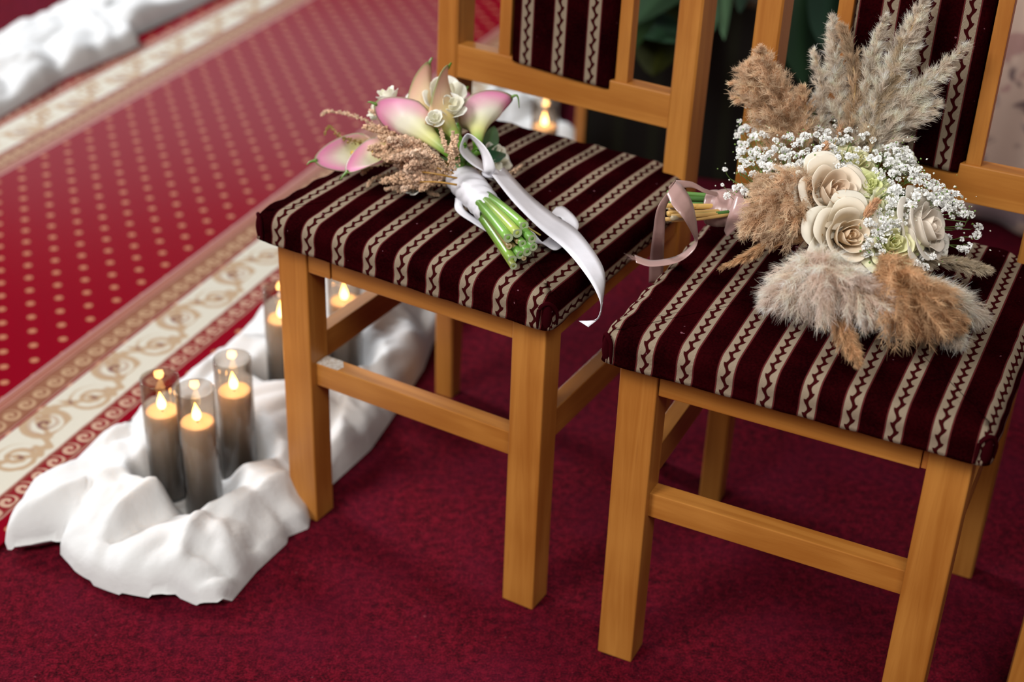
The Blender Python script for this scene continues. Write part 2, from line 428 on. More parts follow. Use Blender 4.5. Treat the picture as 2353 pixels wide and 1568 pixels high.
def chair(c, label, seat_phase, back_phase, blocks, full=True):
    t = empty('dining_chair', (c[0], c[1], 0), c[2]); tag(t, label, 'chair', 'striped wooden chairs')
    a, ad = .044, .038
    for s in (-1, 1):
        x0, x1 = (-HW, -HW + a) if s < 0 else (HW - a, HW)
        bevelbox('front_leg', x0, x1, 0, ad, 0, .4195, WZ, t, .0028, 4)
    for s in (-1, 1):
        xo, xi = s * HW, s * (HW - .0318); v = []
        for z, y0, y1, w in ((0, .3577, .3851, .030), (.20, .3565, .392, .031), (.40, .3531, .399, .0318), (.52, .3553, .4015, .0318), (.95, .3672, .414, .0318)):
            x0, x1 = sorted((s * HW, s * (HW - w))); b = .0025
            for x, y in ((x0 + b, y0), (x1 - b, y0), (x1, y0 + b), (x1, y1 - b), (x1 - b, y1), (x0 + b, y1), (x0, y1 - b), (x0, y0 + b)): v.append((x, y, z))
        f = grid(5, 8, True) + [tuple(range(8))[::-1], tuple(range(32, 40))]
        mesh('rear_post', v, f, WZ, t, smooth=False)
    xl = -HW + a
    if blocks == 'left':
        bevelbox('corner_block', xl + .0002, xl + .033, .003, .027, .379, .4195, WX, t, .0012)
        bevelbox('front_apron', xl + .0345, HW - a - .0010, .004, .027, .379, .4195, WX, t, .0015)
    else:
        bevelbox('front_apron', xl + .0002, HW - a - .0068, .004, .027, .379, .4195, WX, t, .0015)
        bevelbox('corner_block', HW - a - .0064, HW - a - .0002, .007, .027, .379, .4195, wood('wood_block', 0, (.42, .15, .03), (.30, .09, .014)), t, .0008)
    bevelbox('front_stretcher', xl - .0005, HW - a + .0005, .0105, .0335, .2135, .2455, WX, t, .0010)
    for s in (-1, 1):
        x0, x1 = sorted((s * (HW - .024), s * (HW - .004)))
        bevelbox('side_apron', x0, x1, ad + .0004, .3525, .379, .4195, WY, t, .0015)
        x0, x1 = sorted((s * (HW - .030), s * (HW - .010)))
        bevelbox('side_stretcher', x0, x1, ad - .0005, .357, .229, .268, WY, t, .0010)
    bevelbox('rear_apron', -HW + .0322, HW - .0322, .362, .384, .379, .4195, WX, t, .0015)
    def lean(vs_):
        for q in vs_: q.co.y += (q.co.z - .54) * .027
    bevelbox('back_rail', -HW + .0315, HW - .0315, .3585, .381, .5178, .5634, WX, t, .0015, taper=lean)
    for s in (-1, 1):
        x0, x1 = sorted((s * .0777, s * .0950))
        bevelbox('stile', x0, x1, .3605, .379, .5630, .872, WZ, t, .0015, taper=lean)
    bevelbox('top_rail', -HW + .0315, HW - .0315, .358, .382, .870, .930, WX, t, .004, taper=lean)
    sm = stripes('seat_fabric', seat_phase); cushion(seat_phase, t, sm)
    panel(back_phase, t, stripes('back_fabric', back_phase, .0480 if blocks == 'left' else .0439))
    dkv = M('velvet_fold', .9, .0, Sheen_Weight=.04).color((.022, .0015, .003)); dkv.b.inputs['Sheen Tint'].default_value = (.7, .05, .08, 1); dkv = dkv.m
    for s in (-1, 1):
        x = s * .2035
        P = [(x - s * .013, -.0245, .4215), (x - s * .0125, -.0250, .434), (x - s * .0115, -.0245, .446), (x - s * .006, -.0215, .4525), (x - s * .001, -.015, .449), (x + s * .0022, -.009, .438), (x + s * .0022, -.008, .423)]
        tube('corner_fold', P, [.0012, .0022, .0025, .0024, .0024, .0022, .0012], dkv, t, 8, 24)
        a0 = -PI / 4 if s > 0 else -3 * PI / 4; v = []
        for i in range(13):
            zz = i / 12; zc = .4205 + zz * .0305; rr = .0052 * math.sin(PI * (.12 + .80 * zz)) ** .5
            for j in range(16):
                w = 2 * PI * j / 16; v.append((s * .1975 + rr * 1.25 * math.cos(w), -.0175 + rr * 1.15 * math.sin(w), zc))
        mesh('corner_pouch', v, grid(13, 16, True) + [tuple(range(16))[::-1], tuple(range(192, 208))], dkv, t)
    return t
c1 = chair(CHAIRS[0], 'wooden chair with striped maroon seat holding the pink calla lily bouquet', .0088, -.002, 'left')
c2 = chair(CHAIRS[1], 'wooden chair with striped maroon seat holding the pampas grass and rose bouquet', .0223, .0092, 'right')
c3 = chair(CHAIRS[2], 'wooden chair cut off by the right edge, only part of one front leg showing', .0150, 0, 'right')
# pale worn finish on the front stretcher of the first chair
wp = M('worn_patch', .35, .5); wp.color(wp.mix(soft(wp.noise(wp.coord('Object'), 240, 4, .7), .4, .6), (.42, .34, .27), (.60, .56, .52)))
v = [(-.1440, .0112, .2459), (-.1440, .0328, .2459), (-.118, .0328, .2459), (-.109, .0215, .2459), (-.112, .0112, .2459)]
o = mesh('worn_patch', v + [(x, y, z - .0003) for x, y, z in v], [(4, 3, 2, 1, 0), (5, 6, 7, 8, 9)] + [(i, (i + 1) % 5, 5 + (i + 1) % 5, 5 + i) for i in range(5)], wp.m, c1, smooth=False); o['label'] = 'pale worn patch on front stretcher'

# ------------------------------------------------------------------ crumpled white cloths beside the runner
cm = M('white_cotton', .85, .2); cm.color(cm.mix(cm.noise(cm.coord('Object'), 500, 2) * .5, (.62, .615, .61), (.57, .565, .56)))
cm.bump(cm.noise(cm.coord('Object'), 28, 4, .55) + cm.noise(cm.coord('Object'), 900, 2) * .05, .35, .006); COTTON = cm.m
def lerpc(tab, u): return float(np.interp(u, [t[0] for t in tab], [t[1] for t in tab]))
def crumple(name, left, right, front, uend, H, wells, nr=330, nt=72, seed=0, folds=()):
    v = []; n0 = lerpc(left, lerpc(front, -9)); n1 = lerpc(right, lerpc(front, 9))
    F = [(n, u) for n, u in front]
    def segd(p, a, b):
        ax, ay = a; bx, by = b; dx, dy = bx - ax, by - ay; t = max(0, min(1, ((p[0] - ax) * dx + (p[1] - ay) * dy) / (dx * dx + dy * dy + 1e-12)))
        return math.hypot(p[0] - ax - dx * t, p[1] - ay - dy * t)
    for i in range(nr):
        s_ = i / (nr - 1)
        for j in range(nt):
            t = j / (nt - 1); u_f = lerpc(front, n0 + (n1 - n0) * t); u = u_f + (uend - u_f) * s_ ** 1.15
            l, r = lerpc(left, u), lerpc(right, u); n = l + (r - l) * t
            p = nu(n, u); P = Vector((p[0], p[1], seed))
            e = min(t * (r - l), (1 - t) * (r - l))
            if u < u_f + .12: e = min(e, min(segd((n, u), F[k], F[k + 1]) for k in range(len(F) - 1)))
            if s_ > .9: e = min(e, (uend - u))
            edge = math.sqrt(max(0., 1 - (1 - min(1, e / .040)) ** 2))
            wv = Vector((noise.noise(P * 6), noise.noise(P * 6 + Vector((9, 4, 1))), 0)) * .09
            q = P + wv; q2 = Vector((q.x * 1.0 + q.y * .5, q.y * .75, seed))
            b1 = abs(noise.noise(q2 * 7.0)) ; b2 = abs(noise.noise(q * 13 + Vector((3, 1, 7)))); b3 = abs(noise.noise(q * 30 + Vector((1, 5, 7))))
            z = H * edge * (.42 + .95 * b1 ** .8 + .42 * b2 ** .8 * (.4 + b1) + .16 * b3 + .30 * noise.noise(P * 4))
            for (fx, fy, fa, fl, fw, fh) in folds:
                dx, dy = n - fx, u - fy; s2 = dx * math.cos(fa) + dy * math.sin(fa); w_ = -dx * math.sin(fa) + dy * math.cos(fa)
                w_ += .18 * s2 * s2 / fl
                z += fh * math.exp(-(s2 / fl) ** 2) * math.exp(-abs(w_ / fw) ** 1.4) * edge
            for (cx, cy, cz) in wells:
                d = math.hypot(p[0] - cx, p[1] - cy)
                if d < .075:
                    k = 1 - min(1, max(0, (d - .027) / .036)); k = k * k * (3 - 2 * k)
                    z = z * (1 - k) + cz * k
                    z += .012 * math.exp(-((d - .046) / .012) ** 2) * (.5 + 1.0 * noise.noise(Vector((math.atan2(p[1] - cy, p[0] - cx) * 1.2, cx * 9, 2))))
            z = max(z, 0) + .0085 * min(1, e / .005)
            v.append((p[0], p[1], z + .001))
    return mesh(name, v, grid(nr, nt), COTTON, smooth=True)
NEAR_L = [(1.0, -1.196), (1.26, -1.196), (1.30, -1.208), (1.36, -1.196), (1.49, -1.176), (1.62, -1.166), (1.84, -1.178), (2.2, -1.19), (2.78, -1.21), (3.1, -1.25), (3.4, -1.26)]
NEAR_R = [(1.0, -.843), (1.293, -.852), (1.36, -.846), (1.372, -.852), (1.40, -.836), (1.43, -.850), (1.50, -.855), (1.60, -.846), (1.68, -.854), (1.83, -.872), (1.91, -.893), (2.2, -.90), (2.62, -.895), (2.76, -.955), (2.84, -1.035), (3.1, -1.14), (3.4, -1.16)]
NEAR_F = [(-1.196, 1.268), (-1.186, 1.232), (-1.170, 1.200), (-1.162, 1.186), (-1.150, 1.190), (-1.131, 1.205), (-1.112, 1.222), (-1.101, 1.228), (-1.092, 1.206), (-1.06, 1.190), (-1.024, 1.180), (-.98, 1.178), (-.939, 1.186), (-.925, 1.196), (-.910, 1.204), (-.880, 1.202), (-.858, 1.214), (-.845, 1.245), (-.843, 1.262)]
RC = .0255
CND = []
for (tu, tv, tz, bz) in ((447, 893, .205, .010), (368, 880, .198, .012), (533, 823, .200, .010), (644, 662, .198, .010), (790, 622, .200, .010), (1254, 232, .205, .012)):
    p = at(tu, tv, tz); CND.append((p[0], p[1], bz, tz - bz))
CND[1] = (CND[1][0] - .004, CND[1][1] + .012, CND[1][2], CND[1][3])
folds = [(-1.02, 1.29, 1.3, .09, .016, .020), (-.93, 1.27, 1.75, .08, .014, .020), (-1.10, 1.30, .9, .07, .014, .016), (-.88, 1.42, 1.2, .12, .013, .018),
         (-1.09, 1.52, 1.7, .14, .018, .016), (-.90, 1.62, 1.9, .12, .014, .018), (-1.12, 1.72, 1.3, .13, .018, .012), (-.95, 1.88, 1.5, .14, .014, .018), (-1.0, 2.1, 1.7, .2, .02, .02)]
o = crumple('crumpled_cloth', NEAR_L, NEAR_R, NEAR_F, 3.3, .056, [(a, b, z - .0095) for a, b, z, h in CND], seed=1.3, folds=folds)
tag(o, 'white crumpled cloth strip on the floor beside the runner, candles standing in it', 'cloth', 'white cloth strips')
FAR_R = [(2.0, -2.14), (2.3, -2.10), (2.6, -2.125), (2.85, -2.10), (2.9, -2.16), (3.3, -2.14), (4.2, -2.15)]
FAR_L = [(2.0, -2.34), (2.5, -2.37), (2.9, -2.41), (3.2, -2.45), (4.2, -2.47)]
o = crumple('crumpled_cloth', FAR_L, FAR_R, [(-2.34, 2.0), (-2.14, 2.0)], 4.2, .050, [], nr=180, nt=50, seed=4.4)
tag(o, 'white rumpled cloth strip along the far side of the runner, out of focus', 'cloth', 'white cloth strips')

# ------------------------------------------------------------------ candles in smoked glass cylinders
def glass_mat():
    m = M('smoked_glass', .02, .5); nt = m.nt; out = nt.nodes['Material Output']
    t = nt.nodes.new('ShaderNodeBsdfTransparent'); g = nt.nodes.new('ShaderNodeBsdfGlossy'); g.inputs['Roughness'].default_value = .015
    x, y, z = m.xyz(m.coord('Object'))
    nt.links.new(m.mix(soft(z, .02, .14), (.56, .55, .545), (.80, .76, .72)), t.inputs[0])
    lw = nt.nodes.new('ShaderNodeLayerWeight'); lw.inputs[0].default_value = .5; fr = (E.op('POWER', E(lw.outputs[1]), 4.0) * .75 + .035).k
    mxs = nt.nodes.new('ShaderNodeMixShader'); nt.links.new(fr, mxs.inputs[0]); nt.links.new(t.outputs[0], mxs.inputs[1]); nt.links.new(g.outputs[0], mxs.inputs[2])
    nt.links.new(mxs.outputs[0], out.inputs[0]); return m.m
GL = glass_mat()
wm = M('wax', .55, .4, Subsurface_Weight=.15, Subsurface_Scale=.01); wm.color((.66, .55, .44)); WAX = wm.m
fm = M('flame_bulb', .5); x_, y_, z_ = fm.xyz(fm.coord('Object'))
fm.color((1, .7, .3)); fm.nt.links.new(fm.mix(soft(z_, .004, .026), (1, .72, .30), (1, .50, .12)), fm.b.inputs['Emission Color']); fm.b.inputs['Emission Strength'].default_value = 8.0; FL = fm.m
WK = plain('wick_black', (.03, .02, .015), .8)
def lathe(name, prof, mat, parent, k=40):
    v = [(r * math.cos(2 * PI * j / k), r * math.sin(2 * PI * j / k), z) for r, z in prof for j in range(k)]
    return mesh(name, v, grid(len(prof), k, True), mat, parent)
def candle(p, label):
    x, y, z, h = p
    t = empty('led_candle', (x, y, z)); tag(t, label, 'candle', 'flameless candles in smoked glass')
    lathe('glass_cylinder', [(0.0005, .0005), (RC - .002, .0005), (RC, .003), (RC, h - .001), (RC - .0006, h), (RC - .0014, h - .0006), (RC - .0016, h - .003), (RC - .0016, .004), (.0005, .003)], GL, t, 48)
    wh = h - .050
    lathe('wax_pillar', [(.0005, .0045), (RC - .0035, .0045), (RC - .0030, .007), (RC - .0030, wh - .002), (RC - .0042, wh), (RC - .008, wh - .0005), (.004, wh - .002), (.0005, wh - .002)], WAX, t, 40)
    prof = [(.0005 if i in (0, 14) else .0062 * math.sin(PI * (i / 14) ** .62) ** .9 * (1 - .15 * (i / 14)), i / 14 * .027) for i in range(15)]
    f = lathe('flame_bulb', prof, FL, t, 16); f.location = (0, 0, wh + .0015); f.rotation_euler = (.05, -.04, 0)
    f = tube('wick', [(0, 0, wh - .002), (0, 0, wh + .003)], .0009, WK, t, 6)
    l = bpy.data.lights.new('flame_glow', 'POINT'); l.energy = .11; l.color = (1, .50, .14); l.shadow_soft_size = .006
    lo = bpy.data.objects.new('flame_glow', l); C.objects.link(lo); lo.parent = t; lo.location = (0, 0, wh + .031)
    return t
candle(CND[0], 'smoked glass candle nearest the camera, in front of the close pair')
candle(CND[1], 'leftmost lit candle in smoked glass, just behind the nearest one')
candle(CND[2], 'smoked glass candle right of and behind the close pair')
candle(CND[3], 'smoked glass candle half hidden behind the left front chair leg')
candle(CND[4], 'smoked glass candle seen under the left chair seat behind its side stretcher')
candle(CND[5], 'blurred far candle seen under the back rail of the left chair')

# ------------------------------------------------------------------ background: dark planter with a leafy plant, floral drapes
pm = M('dark_planter', .6, .2); px_, py_, pz_ = pm.xyz(pm.coord('Object')); pm.color(pm.mix(soft(sin(px_ * 90), .2, .9) * .5, (.004, .003, .002), (.010, .012, .004)))
t = empty('planter_box', (.110, 2.84, 0), -.22); tag(t, 'dark planter box with a pale wooden corner standing behind the chairs', 'planter')
PW = 1.25
bevelbox('planter_body', .012, PW, .01, .60, 0, .36, pm.m, t, .004)
bevelbox('corner_post', 0, .020, 0, .035, 0, .375, WZ, t, .002)
bevelbox('corner_post', PW - .012, PW + .008, 0, .035, 0, .375, WZ, t, .002)
bevelbox('planter_rim', .02, PW - .012, .004, .62, .3605, .378, plain('dark_rim', (.03, .018, .008), .5), t, .003)
LEAF = vcol('leaf_green', .45, .4, .25)
def leaf(name, base, tip, width, mat, parent, col=(.05, .14, .05), droop=.06, fold=.25, side=None, n=14):
    base, tip = np.array(base, float), np.array(tip, float); d = tip - base; L = np.linalg.norm(d)
    sd = norm(np.cross(d, (0, 0, 1))) if side is None else norm(side); nn = norm(np.cross(sd, d)); v, cc = [], []
    for i in range(n):
        s = i / (n - 1); c = base + d * s + nn * (4 * s * (1 - s) * droop)
        w = width * math.sin(PI * min(1, s ** .75 * 1.0)) ** .8 * .5 + .0004
        for j in range(7):
            q = (j - 3) / 3; v.append(c + sd * q * w + nn * (abs(q) * fold * w + .03 * w * math.sin(s * 20) * abs(q)))
            k = .82 + .3 * (j == 3) + .12 * math.sin(s * 9); cc.append(tuple(a * k for a in col))
    o = mesh(name, v, grid(n, 7), mat, parent, col=cc)
    return o
t = empty('potted_foliage', (.55, 3.1, .378)); tag(t, 'large dark green leafy plant blurred behind and between the chair backs', 'plant')
B0 = np.array((.0, .0, 0))
def W2(t_, p): return np.array(p, float) - np.array(t_.location)
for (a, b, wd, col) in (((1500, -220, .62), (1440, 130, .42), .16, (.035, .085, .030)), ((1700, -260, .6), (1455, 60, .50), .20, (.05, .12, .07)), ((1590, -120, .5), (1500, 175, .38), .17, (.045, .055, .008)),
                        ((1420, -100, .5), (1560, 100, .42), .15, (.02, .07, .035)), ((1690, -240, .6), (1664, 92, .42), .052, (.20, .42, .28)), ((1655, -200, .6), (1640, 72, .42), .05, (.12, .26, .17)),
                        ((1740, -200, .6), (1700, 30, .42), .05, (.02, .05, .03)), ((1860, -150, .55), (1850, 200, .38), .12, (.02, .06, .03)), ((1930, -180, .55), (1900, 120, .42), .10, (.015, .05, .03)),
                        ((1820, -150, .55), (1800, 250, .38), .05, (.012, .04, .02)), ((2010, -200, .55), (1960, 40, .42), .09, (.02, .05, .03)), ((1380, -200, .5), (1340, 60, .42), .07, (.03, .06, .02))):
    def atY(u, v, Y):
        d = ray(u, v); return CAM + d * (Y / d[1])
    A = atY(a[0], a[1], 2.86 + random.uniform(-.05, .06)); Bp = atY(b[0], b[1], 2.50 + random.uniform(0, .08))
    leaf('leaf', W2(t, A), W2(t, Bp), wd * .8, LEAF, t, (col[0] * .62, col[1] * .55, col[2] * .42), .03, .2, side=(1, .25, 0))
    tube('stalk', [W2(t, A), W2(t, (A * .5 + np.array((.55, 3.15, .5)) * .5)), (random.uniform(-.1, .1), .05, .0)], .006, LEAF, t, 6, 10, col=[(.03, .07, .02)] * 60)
for i in range(4):
    tube('stem', [(random.uniform(-.3, .4), random.uniform(.0, .1), -.02), (random.uniform(-.3, .4), .12, .3), (random.uniform(-.35, .4), .2, .75)], .012, LEAF, t, 8, 12, col=[(.03, .06, .02)] * 96)

def floral(name, base, cols, sc, seed):
    m = M(name, .7, .25, Sheen_Weight=.2); co = m.coord('Object'); c = m.mix(m.noise(co, 9, 3), base, tuple(b * .75 for b in base))
    for i, (col, s, lo) in enumerate(cols):
        mp = m.node('ShaderNodeMapping'); mp.inputs['Location'].default_value = (i * 3.1 + seed, i * 1.7, i); m.nt.links.new(co, mp.inputs[0])
        n = m.noise(mp.outputs[0], s * sc, 3, .5, .6); c = m.mix(soft(n, lo, lo + .06) * .85, c, col)
    m.color(c); return m.m
FD1 = floral('pale_floral', (.70, .52, .42), [((.22, .16, .19), 6, .56), ((.10, .06, .07), 9, .60), ((.40, .22, .20), 5, .58)], 1.6, 2)
FD2 = floral('bright_floral', (.46, .36, .42), [((.24, .20, .32), 7, .50), ((.62, .18, .24), 6, .56), ((.65, .25, .10), 8, .58), ((.12, .06, .18), 9, .62)], 2.6, 5)
def drape(name, P0, P1, ztop, zbot, flare, mat, folds, amp, ph=0):
    P0, P1 = np.array(P0, float), np.array(P1, float); d = P1 - P0; nn = norm((-d[1], d[0], 0)); v = []; nx, nz = 120, 40
    for i in range(nz):
        s = i / (nz - 1); z = ztop + (zbot - ztop) * s
        for j in range(nx):
            q = j / (nx - 1); w = (q - .5) * (1 + flare * s) + .5
            a = amp * (.35 + .65 * s) * (math.sin(q * folds * 2 * PI + ph + .6 * math.sin(s * 3)) + .4 * math.sin(q * folds * 4.6 * PI + 1))
            p = P0 + d * w + nn * a; v.append((p[0], p[1], z + .004 * math.sin(q * 30)))
    o = mesh(name, v, grid(nz, nx), mat); md = o.modifiers.new('thickness', 'SOLIDIFY'); md.thickness = .0015; return o
o = drape('floral_drape', (.86, 2.62, 0), (1.55, 2.44, 0), 1.05, .012, .08, FD1, 4, .018); tag(o, 'pale beige-pink floral fabric hanging behind the right chair', 'fabric')
o = drape('floral_drape', (.845, 2.16, 0), (1.35, 2.02, 0), .80, .012, .10, FD2, 4, .015, 1); tag(o, 'lilac and orange flowered fabric hanging at the right edge', 'fabric')

# ------------------------------------------------------------------ shared flower helpers
def fr(axis, ref=(0, 0, 1)):
    z = norm(axis); x = np.array(ref, float) - z * np.dot(ref, z)
    if np.linalg.norm(x) < 1e-3: x = np.cross(z, (1, .2, 0))
    x = norm(x); return x, np.cross(z, x), z
def clerp(a, b, t): return tuple(a[i] * (1 - t) + b[i] * t for i in range(3))
SPATHE = vcol('lily_spathe', .42, .4, .28)
GREENV = vcol('green_stem', .32, .5, 0)
# ------------------------------------------------------------------ calla lily bouquet on the left chair
cal = empty('calla_bouquet', at(1095, 450, .468)); CO = np.array(cal.location)
tag(cal, 'small pink calla lily bouquet tied with white satin ribbon on the left seat', 'bouquet')
def L3(u, v, z): return at(u, v, z) - CO
def calla(Bp, Mo, T, r1, open_=.5, tint='pink', curl=0.0, twist=0.):
    Bp, Mo, T = L3(*Bp), L3(*Mo), L3(*T)
    ax = norm(Mo - Bp); side = (T - Mo) - ax * np.dot(T - Mo, ax)
    e1 = norm(side); e2 = np.cross(ax, e1); L0 = np.linalg.norm(Mo - Bp) * open_ + .001; L1 = np.linalg.norm(Mo - Bp) + max(.012, np.dot(T - Mo, ax) + .004)
    ns, na = 26, 41; v, cc = [], []
    Pt = Bp + ax * L1 + e1 * r1
    base = (.16, .40, .03); mid = (.82, .82, .34); cream = (.90, .88, .74); pink = (.88, .30, .55)
    if tint == 'peach': mid = (.78, .64, .27); cream = (.84, .66, .44); pink = (.80, .40, .36)
    for i in range(ns):
        for j in range(na):
            th = (j / (na - 1) * 2 - 1) * PI * 1.08; c = (1 + math.cos(max(-PI, min(PI, th)))) / 2
            L = L0 + (L1 - L0) * c ** 1.5; s = i / (ns - 1); d = s * L; q = min(1, d / (L0 * 1.3))
            r = .0048 + (r1 - .0048) * (q ** 2.5) * (1 - .28 * max(0, d - L0) / (L1 - L0 + 1e-6) * c)
            r += r1 * .38 * s ** 7 * (1 - .6 * c ** 6) + (.0006 if th < 0 else 0)
            p = Bp + ax * d + (e1 * math.cos(th) + e2 * math.sin(th)) * r
            w = s ** 3 * c ** 5; p = p + (T - Pt) * w
            v.append(p)
            k = d / L1
            col = clerp(base, mid, min(1, max(0, (k - .12) / .22))); col = clerp(col, cream, min(1, max(0, (k - .34) / .25)))
            pk = max(0, (s - .66) / .34) ** 1.0 * min(1, .25 + .9 * c) * (1 if tint == 'pink' else .62)
            col = clerp(col, pink, min(1, pk * 1.15))
            rimg = max(0, (s - .955) / .045) * .75 * (c > .25) + max(0, w - .80) / .2 * .6
            col = clerp(col, (.14, .26, .03), min(1, rimg)); cc.append(col)
    o = mesh('spathe', v, grid(ns, na), SPATHE, cal, col=cc)
    md = o.modifiers.new('t', 'SOLIDIFY'); md.thickness = .0011; md.offset = 0
    tail = T + (T - Pt) * 0 + norm(T - Mo) * .012 + e1 * -.004 + np.array((0, 0, -.004 - curl))
    tube('lily_tip', [T - norm(T - Mo) * .004, T + norm(T - Mo) * .005, tail], [.0022, .0013, .0004], GREENV, cal, 6, 8, col=[(.10, .20, .02)] * 48)
    tube('spadix', [Bp + ax * L0 * .5, Bp + ax * (L0 + .35 * (L1 - L0)) + e1 * .002], [.004, .003], vcol_yellow, cal, 8, 8)
    return Bp, ax
vcol_yellow = plain('spadix_yellow', (.75, .50, .06), .7)
W0, W1 = L3(1056, 402, .498), L3(1130, 490, .490); WA = norm(W1 - W0)
SP = [((1052, 368, .528), (925, 262, .560), (860, 238, .572), .0200, .66, 'pink'),
      ((1064, 340, .540), (985, 225, .580), (1032, 152, .604), .0215, .62, 'peach'),
      ((1098, 350, .530), (1098, 236, .566), (1180, 222, .580), .0225, .62, 'pink', .012),
      ((1010, 322, .520), (952, 208, .558), (988, 142, .590), .0175, .55, 'peach'),
      ((905, 345, .486), (800, 352, .500), (722, 370, .492), .0170, .55, 'pink'),
      ((940, 352, .500), (850, 345, .520), (795, 398, .498), .0165, .60, 'pink'),
      ((1052, 300, .505), (1060, 225, .525), (1070, 208, .535), .0110, .7, 'pink'),
      ((1030, 330, .505), (985, 285, .525), (955, 268, .53), .0150, .7, 'pink')]
for a in SP:
    Bp, ax = calla(*a)
    J = W0 + norm(Bp - W0) * .01 + np.cross(WA, (0, 0, 1)) * random.uniform(-.008, .008)
    tube('lily_stem', [Bp + ax * .004, Bp * .45 + W0 * .55 + np.array((0, 0, .004)), J - WA * -.012], [.0050, .0052, .0050], GREENV, cal, 10, 14, col=[(.13, .30, .035)] * 140)
# cut stems below the wrap
CUT = plain('cut_end', (.42, .50, .30), .6); CUTW = plain('woody_cut', (.55, .42, .24), .7)
ends = [((1204, 519, .508), .0058, (.22, .42, .07)), ((1189, 536, .505), .0056, (.40, .50, .10)), ((1168, 547, .500), .0058, (.20, .40, .07)), ((1223, 549, .500), .0052, (.13, .30, .05)), ((1201, 560, .492), .0045, (.15, .32, .05)),
        ((1226, 568, .490), .0050, (.13, .30, .05)), ((1212, 579, .484), .0054, (.14, .32, .05)), ((1196, 586, .480), .0054, (.14, .31, .05)), ((1177, 597, .478), .0054, (.20, .34, .05)), ((1180, 612, .4735), .0042, (.22, .26, .05)),
        ((1200, 538, .497), .0030, (.30, .20, .07)), ((1190, 556, .493), .0026, (.30, .20, .07)), ((1170, 567, .489), .0036, (.26, .18, .06)), ((1184, 569, .484), .0028, (.28, .20, .07)), ((1204, 594, .475), .0030, (.26, .24, .08))]
c0 = L3(1196, 560, .490)
for (e, r, col) in ends:
    E1 = L3(*e); off = (E1 - c0); off = off - WA * np.dot(off, WA); st = W0 * .25 + W1 * .75 + off * .55
    tube('stem', [st, (st + E1) / 2 + np.array((0, 0, .001)), E1], r, GREENV, cal, 12, 10, col=[clerp(col, (.10, .22, .03), 1 - i / 9) for i in range(10) for j in range(12)])
    dd = norm(E1 - st); x, y, z = fr(dd); k = 12
    v = [E1 + dd * .0001 + (x * math.cos(2 * PI * j / k) + y * math.sin(2 * PI * j / k)) * r * q for q in (1.0, .55) for j in range(k)] + [E1 - dd * .0004]
    mesh('cut_end', v, grid(2, k, True) + [(k + j, k + (j + 1) % k, 2 * k) for j in range(k)], CUT if r > .004 else CUTW, cal)
tube('thin_stem', [L3(1150, 480, .500), L3(1195, 512, .500), L3(1242, 541, .492)], [.0022, .0014, .0010], GREENV, cal, 6, 12, col=[(.40, .32, .06)] * 72)
# satin wrap with diagonal pleats
def satin(name, col, rough=.26):
    m = M(name, rough, .6, Sheen_Weight=.1); n = m.noise(m.coord('Object', (30, 90, 90)), 1, 2); m.color(m.mix(n * .6, col, tuple(c * .86 for c in col)))
    m.bump(m.noise(m.coord('Object'), 55, 3) + m.noise(m.coord('Object'), 1500, 1) * .02, .25, .002); m.thin(.12); return m.m
WSAT = satin('white_satin', (.88, .87, .93)); RSAT = satin('rose_satin', (.42, .255, .23), .28)
def wrap(name, P0, P1, r0, r1, mat, parent, pleats=7, flat=.9, pitch=2.0, amp=.0011, ends_=True):
    P0, P1 = np.array(P0), np.array(P1); x, y, z = fr(P1 - P0); n, k = 60, 64; v = []; L = np.linalg.norm(P1 - P0)
    for i in range(n):
        s = i / (n - 1); r = r0 + (r1 - r0) * s + .0012 * math.sin(s * 5)
        if ends_: r -= .0015 * max(0, abs(s - .5) * 2 - .93) / .07
        for j in range(k):
            th = 2 * PI * j / k; ph = (s * pleats + pitch * th / (2 * PI) * (1 if j < k / 2 else 1))
            a = amp * (abs(((ph % 1) - .5) * 2) ** .6 - .5) + .0006 * noise.noise(Vector((s * 9, math.cos(th) * 2, math.sin(th) * 2)))
            v.append(P0 + z * L * s + (x * math.cos(th) * flat + y * math.sin(th)) * (r + a))
    o = mesh(name, v, grid(n, k, True), mat, parent); md = o.modifiers.new('t', 'SOLIDIFY'); md.thickness = .0008; md.offset = -1; return o
wrap('ribbon_wrap', W0, W1, .0195, .0185, WSAT, cal, 6, .9, 2, .0019)
def rb(name, A, B, mat, par=None, org=None, n=60, bow=0.0):
    org = CO if org is None else org; par = par or cal
    return ribbon(name, [at(*a) - org for a in A], [at(*b) - org for b in B], mat, par, n, bow)
rb('ribbon_tail', [(1130, 402, .520), (1180, 465, .506), (1240, 525, .490), (1300, 575, .478), (1352, 640, .474), (1378, 690, .462), (1380, 716, .448)],
   [(1158, 384, .516), (1215, 445, .500), (1272, 492, .488), (1325, 528, .478), (1376, 595, .474), (1391, 640, .466), (1386, 690, .448)], WSAT, bow=.0006)
rb('ribbon_tail', [(1380, 716, .448), (1368, 735, .440), (1330, 738, .436)], [(1386, 690, .448), (1378, 728, .440), (1352, 752, .434)], WSAT, bow=.0)
rb('ribbon_loop', [(1215, 520, .488), (1250, 560, .476), (1284, 573, .470), (1330, 520, .474), (1300, 478, .480), (1278, 476, .482)],
   [(1190, 545, .482), (1232, 560, .472), (1262, 545, .472), (1290, 510, .474), (1284, 498, .478), (1260, 498, .480)], WSAT)
rb('bow_loop', [(1118, 398, .520), (1080, 375, .530), (1056, 345, .545), (1072, 308, .560), (1100, 322, .558), (1124, 350, .548), (1138, 385, .530), (1132, 400, .520)],
   [(1128, 392, .514), (1105, 368, .522), (1075, 338, .535), (1078, 318, .548), (1092, 330, .548), (1106, 356, .540), (1112, 392, .526), (1120, 402, .516)], WSAT, n=80)
